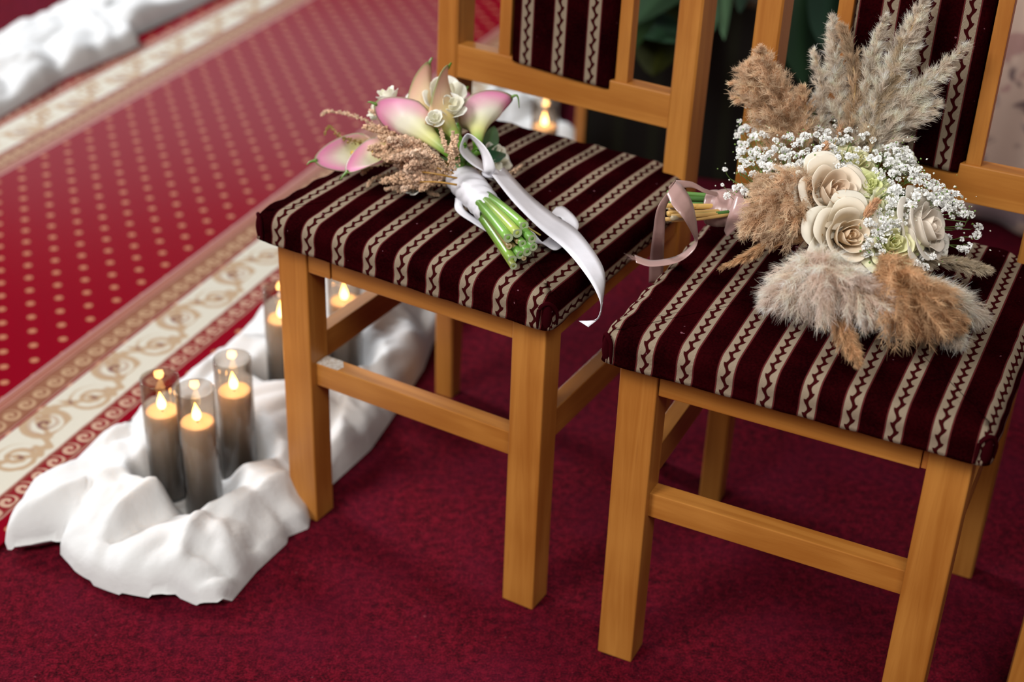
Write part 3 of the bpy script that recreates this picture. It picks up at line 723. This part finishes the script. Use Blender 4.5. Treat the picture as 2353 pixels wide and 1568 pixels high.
rb('ribbon_end', [(1046, 455, .485), (1048, 485, .474), (1090, 515, .470), (1130, 540, .469)], [(1062, 452, .490), (1066, 480, .476), (1100, 506, .471), (1140, 528, .470)], WSAT)
o = mesh('ribbon_knot', [L3(1128, 398, .515) + np.array((math.cos(a) * .011 * math.cos(b), math.sin(a) * .008 * math.cos(b), math.sin(b) * .006)) for b in np.linspace(-1.5, 1.5, 9) for a in np.linspace(0, 2 * PI, 16, endpoint=False)], grid(9, 16, True), WSAT, cal)
# astilbe plumes: soft beige spikes made of tiny florets
AST = vcol('astilbe_floret', .85, .1, .2); 
def octs(P, r, stretch=None):
    D = np.array(((1, 0, 0), (-1, 0, 0), (0, 1, 0), (0, -1, 0), (0, 0, 1), (0, 0, -1)), float)
    F = ((0, 2, 4), (2, 1, 4), (1, 3, 4), (3, 0, 4), (2, 0, 5), (1, 2, 5), (3, 1, 5), (0, 3, 5))
    P = np.asarray(P); n = len(P); J = 1 + .5 * (rng.random((n, 6, 1)) - .5); r = np.asarray(r).reshape(-1, 1, 1) * np.ones((n, 1, 1))
    Rm = rng.normal(size=(n, 3, 3)); Q, _ = np.linalg.qr(Rm)
    V = P[:, None, :] + r * J * np.einsum('kj,nij->nki', D, Q)
    return V[:, np.array(F), :].reshape(n * 8, 3, 3)
def spike(pts, n, rad, col=(.78, .55, .38), br=.0015, lean=0):
    cur = np.array(catmull(pts, 40)); s = rng.random(n) ** .9; i = (s * 38).astype(int); base = cur[i] + (cur[i + 1] - cur[i]) * rng.random((n, 1))
    off = rng.normal(size=(n, 3)); off /= np.linalg.norm(off, axis=1)[:, None]
    P = base + off * (rad * (1.05 - s[:, None] * .75) * rng.random((n, 1)) ** .5)
    V = octs(P, br * (.6 + .8 * rng.random(n))); cc = np.repeat(np.array(col)[None] * (.65 + .6 * rng.random((n, 1))), 8, 0)
    o = tris('astilbe_spike', V, AST, cal, cc)
    v, f = tubev(list(cur[::4]), .0006, 5); mesh('spike_stalk', v, f, GREENV, o, col=[(.30, .16, .03)] * len(v)); return o
O = (1048, 400, .505)
cur_l = [[O, (920, 320, .53), (850, 282, .535), (800, 262, .53), (752, 256, .525), (736, 268, .52)], [(905, 345, .50), (840, 330, .51), (790, 318, .515), (757, 292, .51), (744, 312, .505)],
         [O, (960, 400, .485), (900, 402, .478), (858, 412, .474), (842, 432, .471)], [O, (975, 425, .480), (930, 432, .474), (880, 435, .472)], [O, (930, 375, .49), (870, 376, .484), (838, 392, .474), (832, 400, .471)],
         [O, (1000, 418, .482), (985, 440, .474), (1010, 450, .472)], [O, (900, 300, .54), (868, 262, .545), (850, 254, .545)]]
for k, c_ in enumerate(cur_l):
    spike([L3(*p) for p in c_], 240 if k != 1 else 120, .0065 if k not in (0, 1) else .0045, col=(.78, .55, .38) if k != 1 else (.30, .20, .06))
for k in range(62):
    t_ = random.random(); s0 = random.uniform(.25, .62)
    T_ = np.array((840, 268)) * (1 - t_) + np.array((905, 445)) * t_ + np.array((random.uniform(-30, 40), random.uniform(-12, 12))); zt = .548 - .072 * t_ + random.uniform(-.008, .010)
    a_ = np.array((1048, 398)); p0 = a_ * (1 - s0) + T_ * s0; L_ = random.uniform(.22, .42); p1 = a_ * (1 - min(1.05, s0 + L_)) + T_ * min(1.05, s0 + L_)
    p1 = p1 + np.array((random.uniform(-14, 14), random.uniform(-10, 22))); z0 = .505 + (zt - .505) * s0
    spike([L3(p0[0], p0[1], z0), L3((p0[0] + p1[0]) / 2, (p0[1] + p1[1]) / 2 - 5, z0 * .5 + zt * .5 + .004), L3(p1[0], p1[1], zt)], 250, .0098, br=.0021, col=random.choice([(.80, .56, .40), (.70, .47, .31), (.86, .64, .48)]))
for (a_, b_) in (((1040, 400), (1042, 300)), ((1046, 380), (1010, 292)), ((1050, 370), (1050, 310)), ((1030, 395), (975, 330))):
    spike([L3(*a_, .525), L3((a_[0] + b_[0]) / 2 - 4, (a_[1] + b_[1]) / 2, .550), L3(*b_, .560)], 170, .0052)
for (a_, b_) in (((1050, 402), (945, 372)), ((1052, 410), (930, 392)), ((1050, 425), (965, 418)), ((1050, 395), (985, 345))):
    tube('astilbe_stem', [L3(*a_, .508), L3((a_[0] + b_[0]) / 2, (a_[1] + b_[1]) / 2 - 3, .512), L3(*b_, .505)], [.0014, .0008], GREENV, cal, 6, 10, col=[(.42, .22, .04)] * 60)
LF2 = [((1060, 392, .51), (905, 350, .50), .020, (.06, .18, .03)), ((1060, 400, .50), (960, 402, .485), .022, (.05, .14, .03)), ((1050, 420, .49), (945, 440, .474), .020, (.05, .16, .03)), ((1120, 380, .50), (1158, 352, .505), .030, (.03, .13, .06)),
       ((990, 300, .53), (962, 262, .545), .016, (.05, .16, .05)), ((1060, 398, .50), (1000, 372, .51), .02, (.08, .24, .04)), ((1120, 370, .5), (1135, 290, .50), .02, (.04, .12, .04)), ((1050, 402, .495), (1000, 410, .485), .018, (.08, .22, .04))]
for a_, b_, w_, c_ in LF2: leaf('leaf', L3(*a_), L3(*b_), w_, LEAF, cal, c_, .004, .25)
spike([L3(1175, 395, .50), L3(1190, 388, .49), L3(1200, 378, .482)], 50, .004)

# ------------------------------------------------------------------ roses
PETAL = vcol('petal', .55, .25, .25)
def petal_v(R, rk, th0, span, zb, zt, curl, open_, n=9, m_=9, ruf=0., rs=0):
    v = []
    for i in range(n):
        b = i / (n - 1)
        for j in range(m_):
            a = j / (m_ - 1) * 2 - 1; hb = b * (1 - .20 * abs(a) ** 3)
            th = th0 + a * span * (.35 + .65 * min(1, b * 1.6) ** .7) * (1 - .22 * max(0, b - .7) / .3)
            r = rk * (.22 + .78 * math.sin(min(1, hb * 1.15) * PI / 2)) * (1 + open_ * hb * hb) + curl * R * max(0, (hb - .78) / .22) ** 1.6 * (1 + .3 * abs(a))
            z = zb + (zt - zb) * hb - curl * R * .75 * max(0, (hb - .82) / .18) ** 2
            z += ruf * R * math.sin(a * 7 + rs) * b * b; r += ruf * R * .8 * math.cos(a * 9 + rs * 2) * b * b + .012 * R * math.sin(a * 5 + rs)
            v.append((r * math.cos(th), r * math.sin(th), z))
    return v
def rose(center, facing, R, parent, cin=(.96, .72, .47), cout=(.97, .94, .84), name='rose', roll=0., ruf=.0, layers=None, rmin=.12):
    t = bpy.data.objects.new(name, None); C.objects.link(t); t.parent = parent; x, y, z = fr(facing, (0.2, 0, 1)); t.empty_display_size = .02
    mm = Matrix.Identity(4)
    for i in range(3): mm[i][0] = x[i]; mm[i][1] = y[i]; mm[i][2] = z[i]; mm[i][3] = center[i]
    t.matrix_local = mm @ Matrix.Rotation(roll, 4, 'Z')
    layers = layers or [(.10, 2, .50, .0, 1.6), (.19, 3, .56, .0, 1.3), (.30, 3, .60, .02, 1.25), (.45, 3, .60, .07, 1.20), (.64, 4, .52, .16, 1.02), (.86, 5, .34, .26, .90), (1.04, 5, .06, .30, .80)]
    for k, (q, cnt, top, curl, span) in enumerate(layers):
        for i in range(cnt):
            th = i / cnt * 2 * PI + k * 1.1 + random.uniform(-.15, .15); rs = random.uniform(0, 6)
            v = petal_v(R, q * R * random.uniform(.95, 1.05), th, span, -.75 * R, top * R * random.uniform(.93, 1.05), curl, .10 if q > .4 else 0., ruf=ruf, rs=rs)
            tt = k / (len(layers) - 1)
            cc = [clerp(clerp(cin, cout, min(1, tt * .75 + .20 * (jj // 9) / 8)), (.55, .62, .30), max(0, .35 - (jj // 9) / 8) * .8 * tt) for jj in range(81)]
            o = mesh('petal', v, grid(9, 9), PETAL, t, col=cc)
            md = o.modifiers.new('t', 'SOLIDIFY'); md.thickness = .0007; md.offset = 0
            md = o.modifiers.new('s', 'SUBSURF'); md.levels = 1; md.render_levels = 1
    return t
white = dict(cin=(.95, .93, .74), cout=(.96, .95, .90))
SM = [(.40, 2, .9, .04, 1.3), (.72, 3, .85, .10, 1.05), (.98, 3, .5, .14, .95)]
for (u, v, z, R, fc) in ((1024, 232, .556, .026, (.2, -.5, .9)), (1030, 262, .535, .017, (.4, -.4, .8)), (972, 232, .545, .020, (-.5, -.3, .7)), (985, 258, .535, .015, (-.1, -.7, .6)), (892, 222, .560, .013, (-.4, .2, 1)), (1038, 248, .575, .015, (.2, -.5, .9)), (1130, 395, .492, .014, (.5, -.4, .7)), (1000, 275, .570, .010, (0, -.6, .8)), (1136, 372, .488, .020, (.7, -.2, .6)), (867, 258, .53, .012, (-.8, 0, .4)), (950, 425, .485, .012, (-.3, -.6, .5))):
    rose(L3(u, v, z), fc, R, cal, name='white_blossom', ruf=.05, layers=SM, **white)

# ------------------------------------------------------------------ pampas and rose bouquet on the right chair
c = CHAIRS[1]
pam = empty('pampas_bouquet', loc2w(c, (-.03, .25, .468)), 0); PO = np.array(pam.location)
tag(pam, 'large pampas grass and cream rose bouquet with dusty pink ribbon on right seat', 'bouquet')
EC = loc2w(c, (-.030, .262, .520)); ER = np.array((.150, .120, .072))     # dome that the blossoms sit on
def dome(u, v, lift=1.0):
    d = ray(u, v); o_ = (CAM - EC) / (ER * lift); dd = d / (ER * lift); a = dd @ dd; b = o_ @ dd; cc = o_ @ o_ - 1; h = b * b - a * cc
    t = (-b - math.sqrt(h)) / a if h > 0 else -b / a
    p = CAM + d * t; return p - PO, norm((p - EC) / (ER ** 2))
def A3(u, v, z): return at(u, v, z) - PO
def Y3(u, v, y): return aty(c, u, v, y) - PO
view = -CF
for (u, v, R, fdir, lift, kw) in (
        (1915, 430, .0360, (.25, -.75, .75), 1.14, dict(cin=(.97, .70, .46))), (1950, 540, .0345, (.22, -.95, .55), 1.14, dict(cin=(.97, .73, .46))), (2132, 520, .0330, (.75, -.45, .5), 1.10, dict(cin=(.97, .84, .70), cout=(.97, .92, .84))),
        (2055, 562, .0260, (.1, -.8, .7), 1.12, dict(cin=(.92, .90, .48), cout=(.94, .93, .66), ruf=.04)), (1998, 425, .0215, (.1, -.5, .9), .98, dict(cin=(.78, .82, .32), cout=(.86, .88, .52), ruf=.06)),
        (1962, 362, .0220, (.2, -.3, 1), .98, dict(cin=(.92, .86, .44), cout=(.94, .92, .64), ruf=.06)), (2070, 352, .0230, (.5, .0, 1), .98, dict(cin=(.78, .78, .56), cout=(.82, .82, .70), ruf=.04)),
        (2040, 470, .0200, (.4, -.6, .8), .95, dict(cin=(.80, .80, .50), cout=(.80, .80, .60), ruf=.05)), (1862, 405, .0180, (-.4, -.6, .8), .98, dict(cin=(.86, .84, .74), ruf=.03)), (1885, 490, .0200, (-.3, -.7, .6), .96, dict(cin=(.86, .80, .70), ruf=.03)),
        (2160, 570, .0170, (.6, -.6, .3), 1.0, dict(cin=(.84, .82, .80), ruf=.02)), (1905, 312, .0165, (0, -.2, 1), .95, dict(cin=(.70, .55, .42), cout=(.62, .46, .36), ruf=.03))):
    p, n_ = dome(u, v, lift); rose(p - n_ * R * .3, fdir, R, pam, roll=random.uniform(0, 6), **kw)
# stems and handle
DRY = vcol('dry_stem', .6, .3)
H0, H1 = A3(1625, 478, .512), A3(1716, 478, .520)
for k in range(30):
    w = np.array((random.uniform(-18, 2), random.uniform(-34, 34))); g = w[1] < -8 or random.random() < .2
    e = A3(1535 + w[0] * .5 + random.uniform(0, 14), 476 + w[1] * 1.0, .512 + random.uniform(-.014, .014)); r = random.uniform(.0018, .0034)
    i_ = A3(1640, 476 + w[1] * .75, .514 + random.uniform(-.01, .01)); o_ = A3(1800, 470, .52)
    col = random.choice([(.06, .15, .03), (.09, .20, .04)]) if g else random.choice([(.55, .40, .20), (.50, .30, .10), (.40, .32, .20), (.60, .36, .10)])
    tube('stem', [e, i_, o_], r, DRY, pam, 8, 14, col=[col] * 112)
wrap('ribbon_wrap', H0, H1, .0250, .0290, RSAT, pam, 2.2, .72, 1, .0016)
rb('wrap_tail', [(1690, 450, .548), (1672, 500, .528), (1664, 530, .500)], [(1725, 462, .548), (1720, 500, .535), (1670, 545, .498)], RSAT, pam, PO)
rb('ribbon_loop', [(1554, 412, .560), (1535, 440, .552), (1510, 480, .540), (1500, 540, .500), (1493, 600, .440), (1491, 650, .400)], [(1536, 430, .556), (1545, 448, .548), (1530, 480, .536), (1527, 540, .500), (1525, 600, .440), (1523, 650, .400)], RSAT, pam, PO)
rb('ribbon_loop', [(1554, 416, .562), (1572, 432, .560), (1592, 470, .548), (1603, 530, .515), (1598, 570, .492), (1560, 602, .478), (1500, 613, .474), (1462, 604, .474)],
   [(1532, 446, .556), (1545, 472, .552), (1572, 505, .540), (1594, 545, .510), (1594, 560, .488), (1555, 588, .474), (1500, 598, .470), (1458, 586, .472)], RSAT, pam, PO, n=90)
rb('ribbon_loop', [(1553, 414, .560), (1590, 418, .556), (1620, 434, .545), (1648, 442, .535)], [(1562, 432, .556), (1592, 432, .550), (1620, 444, .542), (1650, 452, .532)], RSAT, pam, PO)
# frayed ribbon end
P_ = A3(1460, 595, .473); V = []
for k in range(26):
    a = P_ + rng.normal(size=3) * (.002, .002, .0008); b = a + np.array((-.011, .004, .002)) + rng.normal(size=3) * .003; V.append((a, a + np.array((0, .0004, 0)), b))
o = tris('frayed_threads', np.array(V), RSAT, pam); tag(o, kind='stuff')
# ---- pampas plumes
HAIR = vcol('plume_hair', .75, .15, .45)
def hairs(P, D, L, w, col):                # n hairs: start, direction, length -> bent ribbons of two quads
    n = len(P); sd = rng.normal(size=(n, 3)); sd = np.cross(D, sd); sd /= np.linalg.norm(sd, axis=1)[:, None] + 1e-9
    bend = rng.normal(size=(n, 3)) * .25 + np.array((0, 0, -.18)); L = L[:, None]; w = w * (.7 + .6 * rng.random((n, 1)))
    p0 = P; p1 = P + D * L * .5; p2 = P + D * L + bend * L * .45
    T1 = np.stack((p0 - sd * w, p0 + sd * w, p1 + sd * w * .75, p1 - sd * w * .75), 1)
    T2 = np.stack((p1 - sd * w * .75, p1 + sd * w * .75, p2 + sd * w * .12, p2 - sd * w * .12), 1)
    return np.concatenate((T1, T2)), np.concatenate((col, col * 1.08))
def plume(pts, width, nb=70, hl=.011, col=(.60, .42, .26), tipc=(.72, .58, .44), hb=110, spread=.5, w=.00022, name='pampas_plume', taper=.5, wild=.3):
    cur = np.array(catmull(pts, 60)); L = np.linalg.norm(np.diff(cur, axis=0), axis=1).sum()
    Ps, Ds, Ls, Cs = [], [], [], []
    for b in range(nb):
        s = (b + rng.random()) / nb; i = min(57, int(s * 58)); p = cur[i]; t = norm(cur[i + 1] - cur[i])
        rd = rng.normal(size=3); rd -= t * (rd @ t); rd = norm(rd); prof = (math.sin(PI * min(1, .12 + s * .86) ** .85) ** .6) * (1 - taper * s)
        bl = width * prof * (.7 + .6 * rng.random()) * 1.25; d = norm(t * (1.25 - spread * .5) + rd * spread * 1.6)
        m_ = max(8, int(hb * (.4 + .6 * prof))); q = rng.random(m_)
        base = p + d * (q * bl)[:, None] + np.outer(q ** 2 * bl * .25, (0, 0, -1)) + rng.normal(size=(m_, 3)) * .0007
        dd = d * .9 + rng.normal(size=(m_, 3)) * wild + t * .35; dd /= np.linalg.norm(dd, axis=1)[:, None]
        Ps.append(base); Ds.append(dd); Ls.append(hl * (.5 + .8 * rng.random(m_)) * (.5 + .5 * prof))
        k = (.70 + .5 * rng.random()); Cs.append(np.array([clerp(col, tipc, min(1, qq * .8 + .3 * rng.random())) for qq in q]) * k)
    P, D, Ln, Cc = np.concatenate(Ps), np.concatenate(Ds), np.concatenate(Ls), np.concatenate(Cs)
    V, cc = hairs(P, D, Ln, w, Cc); o = tris(name, V, HAIR, pam, np.clip(cc, 0, .9))
    v, f = tubev(list(cur[::5]), .0011, 6); mesh('plume_stalk', v, f, DRY, o, col=[(.42, .28, .12)] * len(v)); return o
BR = dict(col=(.60, .37, .20), tipc=(.84, .64, .45)); DB = dict(col=(.52, .29, .13), tipc=(.80, .54, .32)); GR = dict(col=(.76, .63, .50), tipc=(.95, .86, .75)); PK = dict(col=(.86, .64, .51), tipc=(.97, .84, .74))
yb = .305
plume([Y3(1840, 420, .26), Y3(1810, 290, .27), Y3(1780, 200, .28), Y3(1742, 105, .285)], .040, 190, .0100, hb=150, wild=.62, spread=.62, **BR)
plume([Y3(1800, 380, .27), Y3(1770, 260, .275), Y3(1735, 190, .28), Y3(1722, 140, .285)], .036, 150, .0095, hb=130, wild=.62, **BR)
plume([Y3(1770, 260, .27), Y3(1720, 200, .27), Y3(1675, 192, .27)], .012, 26, .008, hb=60, wild=.4, **BR)
plume([Y3(1770, 290, .27), Y3(1725, 235, .27), Y3(1680, 222, .27)], .012, 26, .008, hb=60, wild=.4, **BR)
plume([Y3(1850, 330, .28), Y3(1850, 240, .285), Y3(1845, 200, .285)], .018, 46, .009, hb=90, **BR)
plume([Y3(1930, 350, .29), Y3(1925, 220, .31), Y3(1918, 120, .32), Y3(1912, 35, .325)], .018, 110, .0125, hb=105, wild=.42, spread=.46, **GR)
plume([Y3(1880, 330, .29), Y3(1890, 240, .30), Y3(1885, 180, .305), Y3(1868, 112, .305)], .014, 60, .0115, hb=90, wild=.42, spread=.46, **GR)
plume([Y3(1945, 350, .28), Y3(1965, 200, .30), Y3(1950, 100, .31), Y3(1935, 60, .31)], .017, 90, .0115, hb=100, wild=.3, spread=.34, col=(.52, .36, .22), tipc=(.68, .52, .36))
plume([Y3(1965, 360, .28), Y3(1990, 240, .30), Y3(2005, 140, .315), Y3(2035, 30, .32)], .022, 130, .0125, hb=110, wild=.42, spread=.46, **GR)
plume([Y3(1985, 360, .28), Y3(2030, 220, .30), Y3(2080, 100, .315), Y3(2140, -40, .325)], .027, 190, .0130, hb=125, wild=.42, spread=.44, **GR)
plume([Y3(2000, 360, .28), Y3(2070, 250, .30), Y3(2130, 190, .31), Y3(2228, 100, .325)], .023, 160, .0125, hb=115, wild=.42, spread=.44, **GR)
plume([Y3(2000, 370, .28), Y3(2060, 300, .295), Y3(2100, 262, .30), Y3(2162, 238, .31)], .024, 90, .0120, hb=105, wild=.3, spread=.46, **GR)
plume([Y3(2000, 350, .27), Y3(2010, 260, .29), Y3(2055, 180, .30), Y3(2070, 90, .31)], .020, 100, .0115, hb=100, wild=.3, spread=.36, col=(.50, .37, .22), tipc=(.68, .57, .42))
# lower side, lying on the seat
plume([A3(1880, 440, .560), A3(1820, 440, .575), A3(1770, 480, .560), A3(1705, 540, .520)], .038, 200, .0100, hb=150, wild=.75, spread=.66, **BR)
plume([A3(1870, 420, .570), A3(1820, 415, .585), A3(1760, 425, .575), A3(1735, 420, .56)], .024, 100, .0090, hb=130, wild=.75, spread=.66, **BR)
plume([A3(1870, 470, .560), A3(1830, 500, .560), A3(1790, 530, .540), A3(1740, 545, .52)], .024, 80, .0085, hb=110, wild=.42, **BR)
plume([A3(1890, 540, .545), A3(1800, 545, .530), A3(1720, 585, .505), A3(1652, 618, .480)], .0125, 120, .0072, hb=75, wild=.25, spread=.36, **DB)
plume([A3(1880, 590, .545), A3(1845, 625, .540), A3(1800, 670, .520), A3(1755, 700, .495)], .030, 150, .0135, hb=115, wild=.55, spread=.62, w=.00018, **PK)
plume([A3(1880, 585, .555), A3(1900, 620, .560), A3(1920, 655, .548), A3(1930, 700, .520)], .036, 170, .0130, hb=125, wild=.55, spread=.62, w=.00018, **PK)
plume([A3(1920, 625, .550), A3(1965, 658, .552), A3(2000, 690, .540), A3(2025, 715, .520)], .030, 120, .0120, hb=115, wild=.5, spread=.6, **PK)
plume([A3(1870, 610, .545), A3(1840, 660, .530), A3(1830, 700, .510)], .026, 90, .0130, hb=110, wild=.55, spread=.6, **PK)
plume([A3(1900, 660, .535), A3(1925, 720, .515), A3(1950, 780, .498), A3(1976, 838, .488)], .0155, 150, .0072, hb=95, wild=.3, spread=.42, taper=.25, **DB)
plume([A3(1900, 660, .535), A3(1905, 700, .52), A3(1900, 725, .505)], .018, 60, .008, hb=90, wild=.4, **DB)
plume([A3(2020, 590, .565), A3(2080, 660, .555), A3(2140, 700, .535), A3(2215, 755, .505)], .040, 230, .0110, hb=150, wild=.70, spread=.66, **DB)
plume([A3(2010, 620, .560), A3(2050, 690, .540), A3(2100, 720, .520), A3(2140, 750, .50)], .030, 120, .0105, hb=115, wild=.45, spread=.6, **DB)
plume([A3(2090, 640, .530), A3(2160, 670, .520), A3(2220, 700, .505), A3(2262, 738, .490)], .022, 120, .0140, hb=90, wild=.4, spread=.5, w=.00018, **GR)
plume([A3(2100, 680, .510), A3(2150, 730, .500), A3(2190, 765, .490), A3(2205, 795, .484)], .018, 70, .0125, hb=80, wild=.4, spread=.5, **GR)
plume([A3(2060, 690, .505), A3(2060, 730, .495), A3(2045, 760, .486)], .018, 50, .0115, hb=80, wild=.5, **GR)
plume([A3(2120, 600, .520), A3(2180, 600, .512), A3(2230, 608, .505), A3(2278, 622, .498)], .0110, 150, .0072, hb=80, wild=.22, spread=.36, taper=.15, col=(.44, .33, .19), tipc=(.72, .62, .48))
# bunny tails / dried grass heads
def grasshead(base, tip, w):
    cur = np.array(catmull([base, (base + tip) / 2, tip], 20)); n = 420; s = rng.random(n); i = (s * 18).astype(int); t = norm(tip - base)
    rd = rng.normal(size=(n, 3)); rd -= np.outer(rd @ t, t); rd /= np.linalg.norm(rd, axis=1)[:, None]; pr = np.sin(PI * np.clip(.1 + .85 * s, 0, 1)) ** .6
    P = cur[i] + rd * (w * pr * .6 * rng.random(n))[:, None]; D = rd * .55 + t; D /= np.linalg.norm(D, axis=1)[:, None]
    V, cc = hairs(P, D, np.full(n, w * .9), .0006, np.array((.72, .46, .28)) * (.75 + .5 * rng.random((n, 1))))
    o = tris('dried_grass_head', V, HAIR, pam, np.clip(cc, 0, .9))
    v, f = tubev([base - t * .03, base, cur[6]], .0007, 6); mesh('grass_stalk', v, f, DRY, o, col=[(.62, .42, .22)] * len(v))
for (a_, b_, w_) in (((1926, 318), (1950, 268), .0065), ((1880, 372), (1900, 345), .0065), ((1985, 502), (2012, 468), .0065)):
    p, n1 = dome(*a_, 1.12); q, n2 = dome(*b_, 1.16); grasshead(p + n1 * .004, q + n2 * .008, w_)
# gypsophila: small ruffled white florets with branching green stems
GY = plain('gypsophila_white', (.95, .95, .93), .6, .3, thin=.1)
def puff(seed, k=34):
    r_ = np.random.default_rng(seed); v, f = [], []
    for i in range(k):
        z = 1 - 1.55 * (i + .5) / k; ph = i * 2.39996; q = math.sqrt(max(0, 1 - z * z)); d = np.array((q * math.cos(ph), q * math.sin(ph), z)); d = norm(d + r_.normal(size=3) * .12)
        x, y, _ = fr(d, r_.normal(size=3)); b = len(v); R_ = .78 + .3 * r_.random()
        for a in range(5):
            an = (a / 4 - .5) * 2.0; v.append(d * R_ * (1 - .06 * (a % 2)) + x * math.sin(an) * .42 + y * (math.cos(an) * .30))
        v.append(d * .25); f += [(b + a, b + a + 1, b + 5) for a in range(4)]
    me = bpy.data.meshes.new('gypsophila_floret'); me.from_pydata([tuple(p) for p in v], [], f); me.materials.append(GY); return me
puffs = [puff(i) for i in range(5)]
def inpoly(u, v, poly):
    r = False; j = len(poly) - 1
    for i in range(len(poly)):
        if (poly[i][1] > v) != (poly[j][1] > v) and u < (poly[j][0] - poly[i][0]) * (v - poly[i][1]) / (poly[j][1] - poly[i][1]) + poly[i][0]: r = not r
        j = i
    return r
AREAS = [([(1700, 260), (1735, 235), (1800, 240), (1850, 225), (1950, 240), (2000, 215), (2040, 270), (2060, 330), (2000, 345), (1960, 400), (1900, 385), (1850, 385), (1800, 420), (1740, 410), (1700, 400), (1690, 330)], 150),
         ([(2000, 330), (2090, 340), (2110, 400), (2170, 440), (2210, 500), (2170, 480), (2100, 470), (2080, 520), (2030, 540), (2010, 480), (2050, 440), (1990, 395)], 84),
         ([(2090, 400), (2140, 415), (2200, 460), (2225, 500), (2180, 500), (2120, 440)], 22), ([(1990, 500), (2040, 500), (2030, 560), (2010, 620), (1985, 600)], 16)]
fixed = [(1666, 390), (1660, 425), (1670, 450), (1700, 430), (1712, 440), (1690, 432), (2204, 520), (2235, 498), (2180, 545), (2210, 550), (2230, 545), (2245, 540), (2206, 572), (2228, 565), (2216, 575), (2248, 522), (1760, 272), (1722, 225), (1700, 300), (1694, 340), (2140, 588), (2115, 585), (2125, 612), (2100, 600)]
pts = []
for poly, cnt in AREAS:
    us = [p[0] for p in poly]; vs_ = [p[1] for p in poly]; k = 0; tries = 0
    while k < cnt and tries < 9000:
        tries += 1; u, v = random.uniform(min(us), max(us)), random.uniform(min(vs_), max(vs_))
        if inpoly(u, v, poly) and all((u - a) ** 2 + (v - b) ** 2 > (95 if tries < 6000 else 40) for a, b in pts): pts.append((u, v)); k += 1
pts += fixed
pts = pts[:300]; GS = []
JV = []
for i, (u, v) in enumerate(pts):
    p, n_ = dome(u, v, random.uniform(1.08, 1.24) if u < 2000 and v < 420 else random.uniform(1.05, 1.18)); p = p + n_ * random.uniform(.0, .008)
    if (u, v) in fixed and u < 1720: p = A3(u, v, .545)
    if (u, v) in fixed and u > 2150: p = A3(u, v, .525)
    o = bpy.data.objects.new('gypsophila_floret', puffs[i % 5]); C.objects.link(o); o.parent = pam; o.location = p
    s_ = random.uniform(.0032, .0058) * (1.0 if random.random() < .8 else .6); o.scale = (s_, s_, s_ * .9)
    o.rotation_euler = (random.uniform(-.8, .8), random.uniform(-.8, .8), random.uniform(0, 6)); JV.append((p, n_))
JC = np.array([p for p, _ in JV]); used = []
V, F = [], []
def addtube(P, r, k=4):
    v, f = tubev(P, r, k, False); b = len(V); V.extend(v); F.extend([tuple(q + b for q in ff) for ff in f])
hub = EC - PO + np.array((-.03, 0, -.03)); 
for i, (p, n_) in enumerate(JV):           # fine forked stems from shared knots to every floret
    g = np.round(p / .026); kn = g * .026 + .0; kn = kn * .5 + (JC[np.all(np.round(JC / .026) == g, axis=1)].mean(0)) * .5 - n_ * .014
    addtube([kn, (kn + p) / 2 + rng.normal(size=3) * .0015, p - n_ * .002], .00028)
    key = tuple(g)
    if key not in used: used.append(key); addtube([hub * .4 + kn * .6 - n_ * .006, (hub * .2 + kn * .8) + rng.normal(size=3) * .003, kn], .00055)
XV, XF = [], []
for k in range(170):                       # florets further inside the cloud, too crowded to tell apart
    poly, _c = AREAS[0] if k < 170 else AREAS[1]
    while True:
        u, v = random.uniform(1690, 2210), random.uniform(215, 540)
        if inpoly(u, v, poly): break
    p, n_ = dome(u, v, random.uniform(.98, 1.12)); pm_ = puffs[k % 5]; sc_ = random.uniform(.002, .0042); Rm = np.array(Matrix.Rotation(random.uniform(0, 6), 3, 'X') @ Matrix.Rotation(random.uniform(0, 6), 3, 'Z')) if k % 3 == 0 else np.eye(3)
    b = len(XV); XV += [p + Rm @ (np.array(q.co) * sc_) for q in pm_.vertices]; XF += [tuple(i_ + b for i_ in q.vertices) for q in pm_.polygons]
    addtube([p - n_ * .02, p - n_ * .001], .00028)
o = mesh('gypsophila_cloud', XV, XF, GY, pam, smooth=False); tag(o, kind='stuff')
o = mesh('gypsophila_stems', V, F, GREENV, pam, col=[(.12, .20, .045)] * len(V)); tag(o, kind='stuff')
BD = np.array([p + n_ * .001 + rng.normal(size=3) * .007 for p, n_ in JV for _ in range(2)])
o = tris('gypsophila_buds', octs(BD, .0007 + .0009 * rng.random(len(BD))), vcol('bud_green', .6, .3), pam, np.repeat(np.where(rng.random((len(BD), 1)) < .55, np.array(((.75, .78, .66),)), np.array(((.16, .26, .06),))), 8, 0)); tag(o, kind='stuff')
for k in range(12):                                   # greenery inside the head
    u, v = random.uniform(1780, 2100), random.uniform(300, 560); p, n_ = dome(u, v, .85); q = p + n_ * .008 + rng.normal(size=3) * .014
    leaf('leaf', p - n_ * .03, q, .018, LEAF, pam, (.06, .13, .03), .004, .2)
